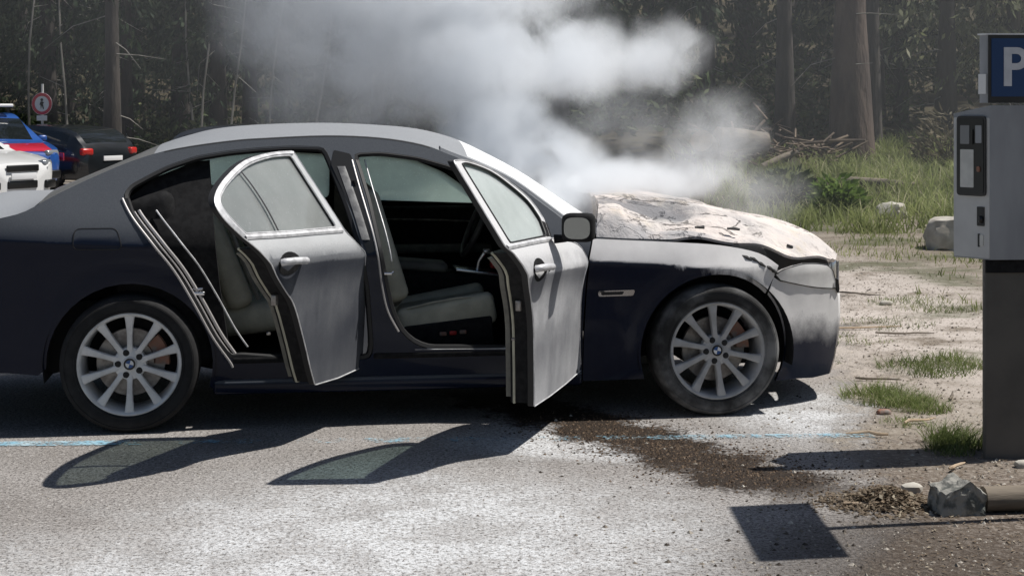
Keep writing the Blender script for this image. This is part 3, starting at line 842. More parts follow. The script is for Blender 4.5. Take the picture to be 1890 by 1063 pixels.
# ---- cabin
rotx = lambda a: Matrix.Rotation(R(a), 3, 'X')
roty = lambda a: Matrix.Rotation(R(a), 3, 'Y')
def cushion(name, c, size, m, rot=None, bev=.05, parent=car):
    mb = MB(); mb.rbox(c, size, bev, 4, rot); return mb.build(name, m, parent, angle=60)
def seat(v0, tag_):
    sc = cushion('front_seat', (1.60, v0, .495), (.50, .40, .12), M['leather'], roty(-8), .05)
    for s in (-1, 1):
        cushion('seat_bolster', (1.59, v0 + s * .215, .500), (.52, .085, .17), M['leather'], roty(-10), .04, sc)
        cushion('back_bolster', (1.255, v0 + s * .215, .87), (.12, .10, .60), M['leather'], roty(-17), .045, sc)
    cushion('seat_back', (1.225, v0, .86), (.12, .40, .66), M['leather_dark'], roty(-17), .05, sc)
    cushion('head_restraint', (1.105, v0, 1.255), (.09, .25, .17), M['leather'], roty(-10), .04, sc)
    mb = MB()
    for s in (-1, 1): mb.tube([(1.115, v0 + s * .06, 1.12), (1.105, v0 + s * .06, 1.22)], .007, 6)
    mb.build('restraint_rod', M['chrome'], sc)
    mb = MB(); mb.rbox((1.60, v0 - .255, .405), (.46, .03, .15), .012, 3, roty(-6)); mb.box((1.6, v0, .36), (.4, .36, .1)); mb.build('seat_base', M['dark'], sc)
    for k in range(3):
        mb = MB(); mb.rbox((1.565 + k * .052, v0 - .274, .415 + .004 * k), (.036, .012, .020), .004); mb.build('seat_switch', M['caliper'] if k != 1 else M['red'], sc)
    mb = MB(); mb.tube([(1.38, v0 - .245, .545), (1.5, v0 - .25, .575), (1.64, v0 - .25, .598), (1.78, v0 - .24, .60)], .004, 5); mb.build('piping', M['leather'], sc)
seat(.56, ''); seat(WID - .56, '')
rs = cushion('rear_bench', (.66, VC + .06, .50), (.52, 1.18, .16), M['leather'], roty(-6), .06)
cushion('bench_back', (.36, VC + .06, .84), (.16, 1.14, .66), M['leather'], roty(-20), .06, rs)
for v0 in (.50, VC, WID - .50): cushion('head_restraint', (.25, v0, 1.20), (.10, .24, .14), M['leather_dark'], roty(-14), .04, rs)
for s in (0, 1):
    v0 = .43 if s == 0 else WID - .40
    cushion('bench_bolster', (.42, v0, .84), (.14, .12, .62), M['leather'], roty(-22), .05, rs)
mb = MB(); mb.rbox((.12, .24, .70), (.40, .20, .90), .06, 3, roty(-16)); mb.build('quarter_trim', M['dark'], car)
mb = MB(); mb.tube([(.40, .36, 1.16), (.50, .36, .9), (.62, .36, .60)], .012, 5); mb.build('seat_belt', M['leather_dark'], car)
mb = MB(); mb.tube([(1.10, .19, 1.22), (1.17, .21, .95), (1.24, .23, .60), (1.26, .24, .45)], .014, 4); mb.build('seat_belt', M['dark'], car)
cs = cushion('centre_console', (1.62, VC, .55), (.98, .24, .26), M['dark'], roty(4), .04)
cushion('armrest', (1.46, VC, .715), (.38, .22, .055), M['leather_dark'], roty(5), .025, cs)
mb = MB(); mb.rbox((1.83, VC - .02, .672), (.28, .20, .018), .006, 2, roty(8)); mb.build('console_plate', M['chrome'], cs)
mb = MB(); mb.tube([(1.82, VC - .03, .675), (1.83, VC - .035, .73), (1.86, VC - .04, .775)], [.012, .010, .012], 8); mb.rbox((1.872, VC - .04, .785), (.045, .04, .028), .012); mb.build('gear_lever', M['chrome'], cs)
mb = MB(); mb.rbox((1.915, VC - .06, .715), (.055, .05, .05), .014); mb.build('red_pouch', M['red'], cs)
cushion('dashboard', (2.16, VC, .83), (.34, 1.50, .30), M['dark'], None, .08)
mb = MB(); prof = [(.185 + .017 * math.cos(2 * PI * i / 10), .017 * math.sin(2 * PI * i / 10)) for i in range(10)]
mb.lathe(prof, 36, 'x', (0, 0, 0), closed=True)
sw = mb.build('steering_wheel', noisy('worn_wheel_leather', (.10, .10, .095), (.06, .06, .058), 9., .5, .1), car, loc=(1.86, WID - .56, .90), rot=(0, R(24), 0))
mb = MB(); mb.rbox((.02, 0, 0), (.05, .15, .12), .02)
for a in (0, PI, -PI / 2): mb.box((.012, .11 * math.cos(a), .11 * math.sin(a)), (.012, .13 if a != -PI / 2 else .035, .035 if a != -PI / 2 else .13))
mb.build('wheel_hub', M['dark'], sw)
# door cards of the shut doors opposite
for u0, u1 in ((1.24, 2.16), (.34, 1.05)):
    c = cushion('far_door_card', ((u0 + u1) / 2, WID - .155, .70), (u1 - u0, .07, .58), M['dark'], None, .03)
    cushion('far_armrest', ((u0 + u1) / 2, WID - .215, .735), ((u1 - u0) * .8, .07, .055), M['leather_dark'], None, .02, c)
    mb = MB(); mb.tube([(u0 + .05, WID - .192, .915), ((u0 + u1) / 2, WID - .194, .905), (u1 - .03, WID - .192, .88)], .006, 6); mb.build('card_trim', M['steel'], c)
mb = MB(); P = []
for w in (.99, .6, .3): P.append([(1.10, WID - .11 - .12 * (w > 1), w), (1.2, WID - .11, w)])
mb.box((1.10, WID - .15, 1.0), (.10, .08, 1.3 - .62)); mb.box((1.08, WID - .27, 1.27), (.09, .05, .2)); mb.build('far_pillar_trim', M['leather_dark'], car)

# ------------------------------------------------------------------ ground
random.seed(7)
def hill(x, y):
    y0 = 33.5 + (20.5 - 33.5) * sm(-3.5, 2.5, x)
    t = max(0., y - y0)
    h = .05 * t + .0036 * t * t
    h = min(h, 14 + .02 * t)
    rough = sm(0, 6, t)
    h += rough * .25 * noise.noise(Vector((x * .25, y * .25, 3.1)))
    verge = sm(1.5, 2.6, x - .06 * (y - 6)) * (1 - rough)
    h += verge * .035 * noise.noise(Vector((x * 1.3, y * 1.1, .4)))
    return h


def ground_mat():
    m = mat('asphalt_and_dirt', (.2, .2, .2), .92, spec=.25); t = NT(m)
    p = t.pos(); x, y, z = t.sep(p)
    big = t.noise(p, .55, 5., .6); mid = t.noise(p, 2.3, 6., .62); fine = t.noise(p, 38., 3., .65); grit = t.noise(p, 120., 2., .6)
    vor = t.voro(p, 70.).outputs['Distance']
    vor2 = t.voro(p, 26.).outputs['Distance']
    # asphalt: grey-brown binder with pale and dark chippings
    asph = t.mix(t.ss(mid, .3, .7), (.268, .248, .232), (.350, .328, .312))
    asph = t.mix(t.math('MULTIPLY', t.ss(fine, .54, .66), .65), asph, (.52, .50, .475))
    asph = t.mix(t.math('MULTIPLY', t.ss(t.noise(p, 85., 3., .7), .48, .36), .9), asph, (.040, .035, .031))
    asph = t.mix(t.math('MULTIPLY', t.ss(t.noise(p, 1.1, 5., .7), .52, .68), .35), asph, (.13, .112, .098))
    # powder from the extinguisher, settled thickest in front of the doors and round the nose
    def spot(cx, cy, sx, sy, r0, r1):
        v = t.n('ShaderNodeVectorMath', operation='LENGTH')
        a = t.n('ShaderNodeCombineXYZ')
        t.l(t.math('MULTIPLY', t.math('SUBTRACT', x, cx), 1 / sx), a.inputs[0]); t.l(t.math('MULTIPLY', t.math('SUBTRACT', y, cy), 1 / sy), a.inputs[1])
        t.l(a.outputs[0], v.inputs[0])
        return t.ss(t.math('ADD', v.outputs['Value'], t.math('MULTIPLY', t.math('SUBTRACT', mid, .5), .8)), r1, r0)
    pw = t.math('MAXIMUM', spot(-.35, 5.7, 1.3, 1.35, .25, 1.25), spot(1.85, 8.1, .85, .9, .4, 1.15))
    pw = t.math('MAXIMUM', pw, t.math('MULTIPLY', spot(.35, 7.5, .7, .5, .4, 1.2), .9))
    pw = t.math('MAXIMUM', pw, t.math('MULTIPLY', spot(-1.4, 5.2, .8, .9, .2, 1.2), .75))
    pw = t.math('MULTIPLY', pw, t.math('ADD', .42, t.math('MULTIPLY', t.ss(t.noise(p, 3.3, 6., .7), .38, .60), .42)))
    pw = t.math('MULTIPLY', pw, t.ss(t.math('ADD', fine, t.math('MULTIPLY', grit, .6)), .46, .98))
    asph = t.mix(t.math('MINIMUM', t.math('MULTIPLY', pw, 1.5), 1.), asph, (.64, .65, .66))
    asph = t.mix(t.math('MULTIPLY', t.ss(t.noise(p, 58., 3., .8), .49, .38), .82), asph, (.075, .068, .063))
    asph = t.mix(t.math('MULTIPLY', t.ss(t.noise(p, 95., 2., .7), .60, .70), .5), asph, (.62, .60, .58))
    # dirt verge
    dirt = t.mix(t.ss(mid, .32, .68), (.20, .165, .130), (.30, .262, .215))
    dirt = t.mix(t.math('MULTIPLY', t.ss(fine, .5, .68), .6), dirt, (.40, .36, .31))
    dirt = t.mix(t.math('MULTIPLY', t.ss(t.noise(p, 14., 5., .7), .52, .68), .7), dirt, (.075, .055, .040))
    dirt = t.mix(t.math('MULTIPLY', t.ss(t.math('ADD', y, t.math('MULTIPLY', mid, 2.)), 9.6, 7.2), .85), dirt, t.mix(t.ss(fine, .46, .62), (.105, .080, .062), (.24, .205, .175)))
    edge = t.math('ADD', t.math('SUBTRACT', x, t.math('MULTIPLY', t.math('SUBTRACT', y, 5.35), .17)), t.math('MULTIPLY', t.math('SUBTRACT', mid, .5), 1.1))
    edge = t.math('ADD', edge, t.math('MULTIPLY', t.math('SUBTRACT', fine, .5), .5))
    dm = t.math('MAXIMUM', t.ss(edge, 1.12, 1.42), t.ss(y, 30., 35.))
    c = t.mix(dm, asph, dirt)
    pale = t.math('MULTIPLY', t.math('MULTIPLY', spot(2.9, 12.5, 1.6, 5.5, .35, 1.25), t.ss(mid, .30, .56)), .8)
    c = t.mix(pale, c, (.56, .50, .455))
    gr = t.math('MULTIPLY', t.math('MULTIPLY', t.ss(big, .48, .6), t.ss(x, 2.1, 3.2)), .75)
    c = t.mix(gr, c, (.085, .095, .045))
    # forest floor
    floor_ = t.mix(t.ss(mid, .35, .65), (.040, .032, .022), (.075, .065, .035))
    slope = t.math('ADD', t.math('MULTIPLY', t.ss(x, -3.5, 2.5), -13.), 33.5)
    c = t.mix(t.ss(t.math('ADD', t.math('SUBTRACT', y, slope), t.math('MULTIPLY', mid, 3.)), 1.5, 5.), c, floor_)
    # the wet trail that ran out from under the engine
    a = Vector((.30, 8.0)); b = Vector((1.16, 6.6)); L = (b - a).length; d = (b - a) / L
    al = t.math('ADD', t.math('MULTIPLY', t.math('SUBTRACT', x, a.x), d.x), t.math('MULTIPLY', t.math('SUBTRACT', y, a.y), d.y))
    ac = t.math('ABSOLUTE', t.math('ADD', t.math('MULTIPLY', t.math('SUBTRACT', x, a.x), -d.y), t.math('MULTIPLY', t.math('SUBTRACT', y, a.y), d.x)))
    wet = t.math('MULTIPLY', t.ss(t.math('ADD', ac, t.math('ADD', t.math('MULTIPLY', t.math('SUBTRACT', t.noise(p, 3.2, 5., .65), .5), .85), t.math('MULTIPLY', t.math('SUBTRACT', fine, .5), .35))), .36, .14), t.math('MULTIPLY', t.ss(al, L + .45, L - .1), t.ss(al, -1.3, -.7)))
    wet = t.math('MAXIMUM', wet, t.math('MULTIPLY', spot(1.35, 5.35, .75, .95, .4, 1.2), .55))
    wetc = t.mix(t.ss(grit, .5, .62), (.014, .009, .006), (.075, .052, .034))
    c = t.mix(t.math('MINIMUM', t.math('MULTIPLY', wet, 1.1), 1.), c, wetc)
    t.l(c, t.b.inputs['Base Color'])
    t.l(t.math('SUBTRACT', .95, t.math('MULTIPLY', wet, .25)), t.b.inputs['Roughness'])
    h = t.math('ADD', t.math('MULTIPLY', grit, .5), t.math('ADD', t.math('MULTIPLY', fine, .8), t.math('MULTIPLY', t.math('MULTIPLY', mid, dm), 1.6)))
    t.bump(h, .75, .014)
    return m


M['ground'] = ground_mat()
def axis(vals): return vals
xs = [-240, -160, -100, -70, -50, -38] + [-30 + i * 1.0 for i in range(30)] + [i * .25 for i in range(0, 40)] + [10 + i * 1.0 for i in range(21)] + [38, 50, 70, 100, 160, 240]
ys = [-240, -120, -60, -30, -12, -4, 0, 2, 3] + [4 + i * .25 for i in range(40)] + [14 + i * .6 for i in range(60)] + [51, 53, 56, 60, 65, 72, 80, 95, 120, 170, 240]
mb = MB(); mb.grid([[(x, y, hill(x, y)) for x in xs] for y in ys])
ground = mb.build('ground', M['ground'], angle=180); tag(ground, kind='structure')

# worn blue bay line, 4 mm above the asphalt
m = mat('worn_blue_paint', (.22, .50, .66), .8); t = NT(m); p = t.pos(); x, y, z = t.sep(p)
n = t.math('ADD', t.math('MULTIPLY', t.noise(p, 5., 5., .7), .7), t.math('MULTIPLY', t.noise(p, 60., 3., .6), .5))
t.l(t.math('MULTIPLY', t.ss(t.math('ADD', n, t.math('ADD', t.math('MULTIPLY', t.ss(x, -1.95, -1.6), -.12), t.math('MULTIPLY', t.ss(x, .4, .9), .06))), .50, .66), .85), t.b.inputs['Alpha'])
t.l(t.mix(t.ss(t.noise(p, 9., 4.), .4, .7), (.24, .47, .60), (.46, .60, .66)), t.b.inputs['Base Color'])
M['bay_paint'] = m
mb = MB(); L0 = (-3.2, 7.385); L1 = (1.75, 7.615); rows = []
for i in range(34):
    k = i / 33; x = L0[0] + (L1[0] - L0[0]) * k; y = L0[1] + (L1[1] - L0[1]) * k
    rows.append([(x, y - .05, hill(x, y) + .005), (x, y + .05, hill(x, y) + .005)])
mb.grid(rows, flip=True); tag(mb.build('parking_line', M['bay_paint']), kind='structure')

# ------------------------------------------------------------------ parking meter
M['zinc'] = noisy('grey_powder_coat', (.35, .362, .382), (.255, .266, .284), 3.5, .5, .06, .003, stretch=(1, 1, .35))
M['zinc_face'] = noisy('pale_grey_face', (.62, .62, .605), (.53, .53, .52), 4., .55, .06, .003)
M['post'] = noisy('dull_brown_post', (.11, .102, .092), (.075, .070, .065), 3., .55, .1, .003)
M['sign_blue'] = mat('sign_blue', (.010, .048, .15), .4)
M['sign_white'] = noisy('sign_white', (.66, .68, .72), (.56, .58, .62), 14., .5, .0)
M['panel'] = noisy('panel_black', (.022, .022, .023), (.035, .034, .033), 9., .45, .1, .002)
M['paper'] = noisy('instruction_plate', (.66, .66, .62), (.56, .56, .53), 16., .6, 0)
M['screen'] = mat('grey_screen', (.22, .23, .24), .2)
mx, my = 2.156, 7.08
meter = empty('parking_meter', (mx, my, 0)); tag(meter, 'grey pay and display machine on a post with a blue P sign on top', 'parking meter')
rd = Vector((.998, .06, 0)); ld = Vector((-.643, .766, 0)); ln = Vector((-.766, -.643, 0)); rn = Vector((.06, -.998, 0)); Zv = Vector((0, 0, 1))
plan = [Vector((0, 0, 0)), rd * .46, rd * .46 + Vector((-.03, .30, 0)), rd * .02 + Vector((-.03, .32, 0)) * 1.0, ld * .195]
z0, z1 = .905, 1.60
mb = MB()
pl = round_poly([(p.x, p.y) for p in plan], .008, 3)
topz = lambda x, y: z1 - .035 * max(0, y * .5 - x * .25) / .1
nn = len(pl)
mb.add([(x, y, z0) for x, y in pl] + [(x, y, topz(x, y)) for x, y in pl], [tuple(reversed(range(nn))), tuple(range(nn, 2 * nn))] + [(i, (i + 1) % nn, nn + (i + 1) % nn, nn + i) for i in range(nn)])
mb.build('cabinet', M['zinc'], meter, angle=25)
LF = lambda a, z, h: tuple(ld * a + ln * h + Zv * z)      # point on the slanted face
def plate(name, m, a0, a1, za, zb, h0, h1, r=.008, parent=None):
    mb = MB(); mb.prism(round_poly([(a0, za), (a1, za), (a1, zb), (a0, zb)], r, 3), h0, h1, lambda x, y, h: LF(x, y, h)); return mb.build(name, m, parent or meter, angle=30)
plate('face_plate', M['zinc_face'], .004, .191, z0 + .006, z1 - .055, -.004, .003)  # left face: bounce light put into a paler grey than the cabinet
pn = plate('control_panel', M['panel'], .018, .168, 1.19, 1.552, .002, .014, .018)
plate('panel_bezel', M['black'], .026, .160, 1.20, 1.542, .013, .017, .014, pn)
plate('display', M['screen'], .098, .146, 1.425, 1.510, .016, .019, .004, pn)
plate('card_slot', M['black'], .078, .090, 1.425, 1.49, .016, .024, .003, pn)
plate('instruction_plate', M['paper'], .076, .146, 1.228, 1.400, .016, .019, .004, pn)
plate('key_block', M['zinc'], .034, .066, 1.43, 1.51, .016, .020, .004, pn)
plate('push_button', M['caliper'], .042, .058, 1.30, 1.325, .016, .023, .006, pn)
plate('coin_slot', M['panel'], .028, .066, 1.055, 1.142, .002, .007, .004)
mb = MB(); c = Vector(LF(.044, 1.085, .006)); mb.lathe([(0, -.012), (.014, -.012), (.018, 0)], 14, 'x', c); mb.build('coin_knob', M['black'], meter)
plate('ticket_slot', M['paper'], .034, .052, .965, 1.015, .002, .007, .004)
plate('slot_shade', M['black'], .052, .062, .96, 1.02, .002, .007, .003)
def ring_prism(name, m, off, za, zb, parent=None, pts=None):
    mb = MB(); pts = pts or [(p.x, p.y) for p in plan]
    cx = sum(p[0] for p in pts) / len(pts); cy = sum(p[1] for p in pts) / len(pts)
    mb.prism([(p[0] + (cx - p[0]) * off, p[1] + (cy - p[1]) * off) for p in pts], za, zb); return mb.build(name, m, parent or meter, smooth=False)
pp = [Vector((-.008, .02, 0)), rd * .44 + Vector((0, .02, 0)), rd * .44 + Vector((-.02, .24, 0)), Vector((.066, .26, 0)), Vector((-.012, .05, 0))]
mb = MB(); mb.prism(round_poly([(p.x - .01, p.y) for p in pp], .012, 3), -.02, z0 + .001); mb.build('post', M['post'], meter, angle=25)
mb = MB(); mb.prism([(-.016, .012), (.44, .036), (.44, .05), (-.016, .03)], z0 - .06, z0 - .002); mb.build('post_collar', M['dark'], meter, smooth=False)
# the sign box
sp_ = [Vector((-.012, .004, 0)), rd * .46 + Vector((-.012, .004, 0)), rd * .46 + Vector((-.012, .16, 0)), Vector((-.036, .05, 0))]
sz0, sz1 = 1.612, 1.918
mb = MB(); mb.prism(round_poly([(p.x, p.y) for p in sp_], .005, 2), sz0, sz1); sg = mb.build('sign_box', M['zinc'], meter, angle=25)
SF = lambda a, z, h: tuple(Vector((-.012, .004, 0)) + rd * a + rn * h + Zv * z)
def splate(name, m, poly, h0, h1): mb = MB(); mb.prism(poly, h0, h1, SF); return mb.build(name, m, sg, smooth=False)
splate('sign_border', M['panel'], [(.002, sz0), (.458, sz0), (.458, sz1), (.002, sz1)], .000, .004)
splate('sign_face', M['sign_blue'], [(.016, 1.640), (.445, 1.640), (.445, 1.902), (.016, 1.902)], .003, .007)
mb = MB(); mb.prism([(-.02, .0), (.455, .028), (.445, .165), (-.044, .05)], sz1, sz1 + .007); mb.build('sign_cap', M['white'], sg, smooth=False)
bowl = [(.072, 1.862)] + [(.132 + .052 * math.cos(R(90 - 180 * i / 10)), 1.811 + .051 * math.sin(R(90 - 180 * i / 10))) for i in range(11)] + [(.108, 1.760), (.108, 1.687), (.072, 1.687)]
inner = [(.108, 1.832)] + [(.130 + .022 * math.cos(R(90 - 180 * i / 8)), 1.811 + .021 * math.sin(R(90 - 180 * i / 8))) for i in range(9)] + [(.108, 1.790)]
mb = MB(); fP = lambda a, z, off=0.: SF(a, z, .0105 - off)
sheet(mb, bowl, [inner], .02, fP, 0, .003, (0, 0, 0)); mb.build('letter', M['sign_white'], sg, smooth=False)
mb = MB(); q = Vector((-.038, .075, 0)); mb.prism([(-.038, .047), (-.016, .007), (-.020, .004), (-.042, .044)], 1.652, 1.742); mb.build('sticker', M['white'], sg, smooth=False)

# the sign outside the right edge, whose board throws the square shadow
t_ = empty('road_sign', (2.26, 6.14, 0)); tag(t_, 'board on a thin pole casting the square shadow on the asphalt', 'sign')
mb = MB(); mb.tube([(0, 0, -.05), (0, 0, 2.46)], .022, 10); mb.build('pole', M['zinc'], t_)
mb = MB(); mb.rbox((-.03, 0, 2.14), (.02, .76, .58), .009); mb.build('sign_board', M['zinc_face'], t_)

# stone block and post lying by the machine
def rock(name, c, size, seed, m, parent=None, sub=3, amp=.25, power=2.6, fr=1.8):
    bm = bmesh.new(); bmesh.ops.create_icosphere(bm, subdivisions=sub, radius=1.)
    for v in bm.verts:
        p = v.co.copy()
        q = Vector([math.copysign(abs(k) ** (2 / power), k) for k in p])
        k = 1 + amp * noise.noise(p * fr + Vector((seed, seed * 1.7, 0))) + amp * .4 * noise.noise(p * fr * 3 + Vector((seed * 2, 0, seed)))
        v.co = Vector((q.x * size[0] * k, q.y * size[1] * k, q.z * size[2] * k))
    me = bpy.data.meshes.new(name); bm.to_mesh(me); bm.free(); me.materials.append(m); me.shade_smooth(); me.set_sharp_from_angle(angle=R(35))
    return link(name, me, parent, c)
M['stone'] = noisy('grey_stone', (.26, .255, .235), (.15, .145, .13), 7., .9, .5, .01)
M['stone_pale'] = noisy('pale_stone', (.52, .49, .43), (.38, .35, .30), 6., .9, .4, .01)
M['wood_old'] = noisy('weathered_wood', (.20, .165, .125), (.10, .082, .065), 5., .85, .4, .01, stretch=(.3, 3, 3))
M['wood_pale'] = noisy('pale_cut_wood', (.52, .40, .28), (.40, .30, .20), 7., .85, .3, .01)
M['bark'] = noisy('dark_bark', (.028, .023, .019), (.060, .050, .042), 5., .95, .9, .04, stretch=(1, 1, .22))
M['bark_red'] = noisy('reddish_bark', (.060, .042, .034), (.11, .078, .060), 4., .95, .9, .05, stretch=(1, 1, .25))
M['bark_pale'] = noisy('pale_dead_bark', (.24, .23, .205), (.12, .115, .10), 4., .9, .5, .02, stretch=(1, 1, .3))
b = MB(); b.prism([(-.095, 0), (.085, 0), (.085, .10), (.012, .145), (-.085, .105)], -.07, .08, lambda x, y, h: (x, h, y - .015))
bm = bmesh.new(); vv = [bm.verts.new(p) for p in b.v]; [bm.faces.new([vv[i] for i in f]) for f in b.f]
bmesh.ops.triangulate(bm, faces=bm.faces[:]); bmesh.ops.subdivide_edges(bm, edges=bm.edges[:], cuts=5, use_grid_fill=True)
for v in bm.verts:
    p = v.co.copy(); v.co += Vector((noise.noise(p * 22), noise.noise(p * 22 + Vector((5, 0, 0))), noise.noise(p * 22 + Vector((0, 9, 0))))) * .012 + Vector((noise.noise(p * 70), noise.noise(p * 70 + Vector((3, 1, 0))), noise.noise(p * 70 + Vector((0, 2, 7))))) * .005
bm.verts.index_update(); b = MB(); b.add([v.co[:] for v in bm.verts], [[v.index for v in f.verts] for f in bm.faces]); bm.free()
M['block'] = noisy('mossy_block', (.30, .29, .26), (.10, .105, .095), 16., .95, .6, .008, lo=.45, hi=.62)
blk = b.build('stone_block', M['block'], loc=(1.76, 6.20, 0), rot=(0, 0, R(8)), smooth=False); tag(blk, 'small gabled stone block butting against the end of the fallen post', 'stone block')
b = MB(); b.tube([(0, 0, .05), (.5, .05, .052), (1.2, .06, .05)], [.05, .05, .05], 12); pb = b.build('fallen_post', M['wood_old'], loc=(1.86, 6.20, 0)); tag(pb, 'weathered round post lying on the dirt in front of the parking meter', 'post')

# ------------------------------------------------------------------ cars parked further back
def simple_paint(name, c): return mat(name, c, .3, 0., .8)
M['p_white'] = simple_paint('white_paint', (.75, .75, .74)); M['p_blue'] = simple_paint('blue_paint', (.02, .085, .32)); M['p_black'] = simple_paint('black_paint', (.008, .010, .012)); M['p_grey'] = simple_paint('dark_grey_paint', (.02, .022, .027))
M['p_red'] = simple_paint('red_paint', (.55, .02, .05))
M['car_glass'] = mat('dark_car_glass', (.012, .015, .016), .06, 0., .5)
M['lamp_glass'] = mat('lamp_glass', (.30, .32, .34), .12, .4)
M['tail_red'] = mat('tail_lamp_red', (.50, .025, .02), .25)
TOP = spline([(-2.1, .62), (-2.05, .74), (-1.6, .86), (-1.1, .945), (-.98, .97), (-.3, 1.40), (.4, 1.47), (1.3, 1.43), (1.75, 1.30), (2.0, .98), (2.09, .80), (2.1, .60)], 5)
HW = [(-2.1, .55), (-2.0, .74), (-1.75, .84), (-1.2, .88), (1.5, .88), (1.9, .82), (2.1, .66)]
def compact_ring(x):
    hw = lerp_tab(HW, x); top = lerp_tab(TOP, x); belt = min(top - .015, .90 + .03 * (x + 1) * .5)
    cab = max(0., top - belt - .05)
    pts = [(0, .20), (hw * .7, .20), (hw - .04, .24), (hw, .40), (hw + .012, .58), (hw, .72), (hw - .025, belt), (hw - .04 - cab * .18, belt + (top - belt) * .35), (hw - .05 - cab * .36, belt + (top - belt) * .80), (hw * .74 - cab * .08, top - .012), (hw * .4, top), (0, top + .012)]
    return pts
def compact_car(name, label, loc, rz, paint, group=None):
    root = empty(name, loc, rz); tag(root, label, 'car', group)
    xs_ = lin(-2.1, 2.1, 56); rings = []
    for x in xs_:
        h = compact_ring(x); rings.append([(x, -y, z) for y, z in h] + [(x, y, z) for y, z in reversed(h[:-1])])
    b = MB(); n = len(rings[0]); glass = {k: MB() for k in ('side_window', 'side_window2', 'windscreen', 'rear_window')}
    for i in range(len(rings) - 1):
        xm = (xs_[i] + xs_[i + 1]) / 2
        for j in range(n - 1):
            q = [rings[i][j], rings[i][j + 1], rings[i + 1][j + 1], rings[i + 1][j]]
            side = 7 <= j <= 7 or 7 <= n - 2 - j <= 7
            top = j >= 8 and j <= n - 10
            k = None
            if side and -.62 < xm < 1.62 and not (.28 < xm < .40): k = 'side_window' if j < n / 2 else 'side_window2'
            elif top and -.94 < xm < -.34 and 9 <= j <= n - 11: k = 'windscreen'
            elif top and 1.5 < xm < 1.92 and 9 <= j <= n - 11: k = 'rear_window'
            (glass[k] if k else b).add(q, [(0, 3, 2, 1)])
    for e, f in ((0, False), (-1, True)):
        b.add(rings[e], [tuple(range(n)) if not f else tuple(reversed(range(n)))])
    def weld(o):
        bm = bmesh.new(); bm.from_mesh(o.data); bmesh.ops.remove_doubles(bm, verts=bm.verts, dist=.0005); bm.to_mesh(o.data); bm.free(); o.data.shade_smooth(); o.data.set_sharp_from_angle(angle=R(38)); return o
    weld(b.build('body', paint, root))
    for k, g in glass.items(): weld(g.build(k.rstrip('2'), M['car_glass'], root))
    for x in (-1.30, 1.28):
        for s in (-1, 1):
            w = MB(); w.lathe([(.20, -.02), (.215, -.02), (.27, -.015), (.305, .02), (.31, .10), (.29, .18), (.2, .19)], 28, 'y'); w.lathe([(.315, -.012), (.335, -.016), (.345, 0.03)], 28, 'y')
            wo_ = w.build('wheel', M['rubber'], root, loc=(x, s * .885, .31), rot=(0, 0, 0 if s < 0 else PI))
            r_ = MB(); r_.lathe([(.178, -.018), (.200, -.026), (.206, -.018)], 28, 'y'); r_.lathe([(0, -.028), (.04, -.026), (.05, -.01)], 14, 'y')
            for k in range(7):
                a = 2 * PI * k / 7; r_.box((.115 * math.cos(a), -.018, .115 * math.sin(a)), (.15, .014, .034), Matrix.Rotation(-a, 3, 'Y'))
            r_.build('rim', M['alloy'], wo_)
            d_ = MB(); d_.lathe([(0, -.004), (.2, -.004)], 24, 'y'); d_.build('brake_disc', M['seal'], wo_)
    for s in (-1, 1):
        h = MB(); h.rbox((-1.93, s * .60, .72), (.20, .30, .13), .05, 3, Matrix.Rotation(R(s * -22), 3, 'Z') @ Matrix.Rotation(R(18), 3, 'Y')); h.build('headlight', M['lamp_glass'], root)
        h = MB(); h.rbox((2.0, s * .63, .86), (.16, .26, .16), .04, 3, Matrix.Rotation(R(s * 16), 3, 'Z')); h.build('tail_light', M['tail_red'], root)
        h = MB(); h.rbox((-.62, s * .97, .98), (.10, .17, .12), .04); h.build('door_mirror', paint, root)
        h = MB(); h.rbox((-2.04, s * .60, .36), (.14, .30, .15), .03, 3, Matrix.Rotation(R(s * -20), 3, 'Z')); h.build('lower_intake', M['black'], root)
        for x in (-.28, .75): h = MB(); h.rbox((x + .2, s * .895, .78), (.15, .025, .03), .01); h.build('door_handle', paint, root)
    h = MB(); h.rbox((-2.105, 0, .66), (.05, .66, .12), .02); h.build('grille', M['black'], root)
    h = MB(); h.rbox((-2.10, 0, .37), (.05, .62, .14), .02); h.build('lower_grille', M['black'], root)
    h = MB(); h.rbox((-2.135, 0, .52), (.02, .52, .11), .004); h.build('number_plate', M['white'], root)
    h = MB(); h.rbox((2.11, 0, .70), (.02, .52, .11), .004); h.build('number_plate', M['white'], root)
    return root


def heading(deg): return R(deg + 180)     # the model faces -x
def car_at(name, label, fx, fy, hd, paint, front=True):
    """place by the middle of its front (or its tail)"""
    a = R(hd); k = -2.1 if front else 2.1
    loc = (fx + math.cos(a) * k, fy + math.sin(a) * k, 0)
    return compact_car(name, label, loc, heading(hd), paint)
white_car = car_at('parked_car', 'white car nosing in at the left edge, dark grille and headlamp showing', -7.85, 25.2, -30, M['p_white']); white_car.scale.z = .9
blue_car = car_at('parked_car', 'blue car with red side band and white rack behind the white car', -8.75, 28.0, -52, M['p_blue'])
black_car = car_at('parked_car', 'black car seen from its tail, red lamp glowing in the sun, below the round sign', -7.75, 30.5, 152, M['p_black'], False); black_car.scale.z = .83
grey_car = car_at('parked_car', 'dark car whose roof just shows above the rear roofline of the navy saloon', -1.75, 27., 2, M['p_grey']); grey_car.scale.z = .87
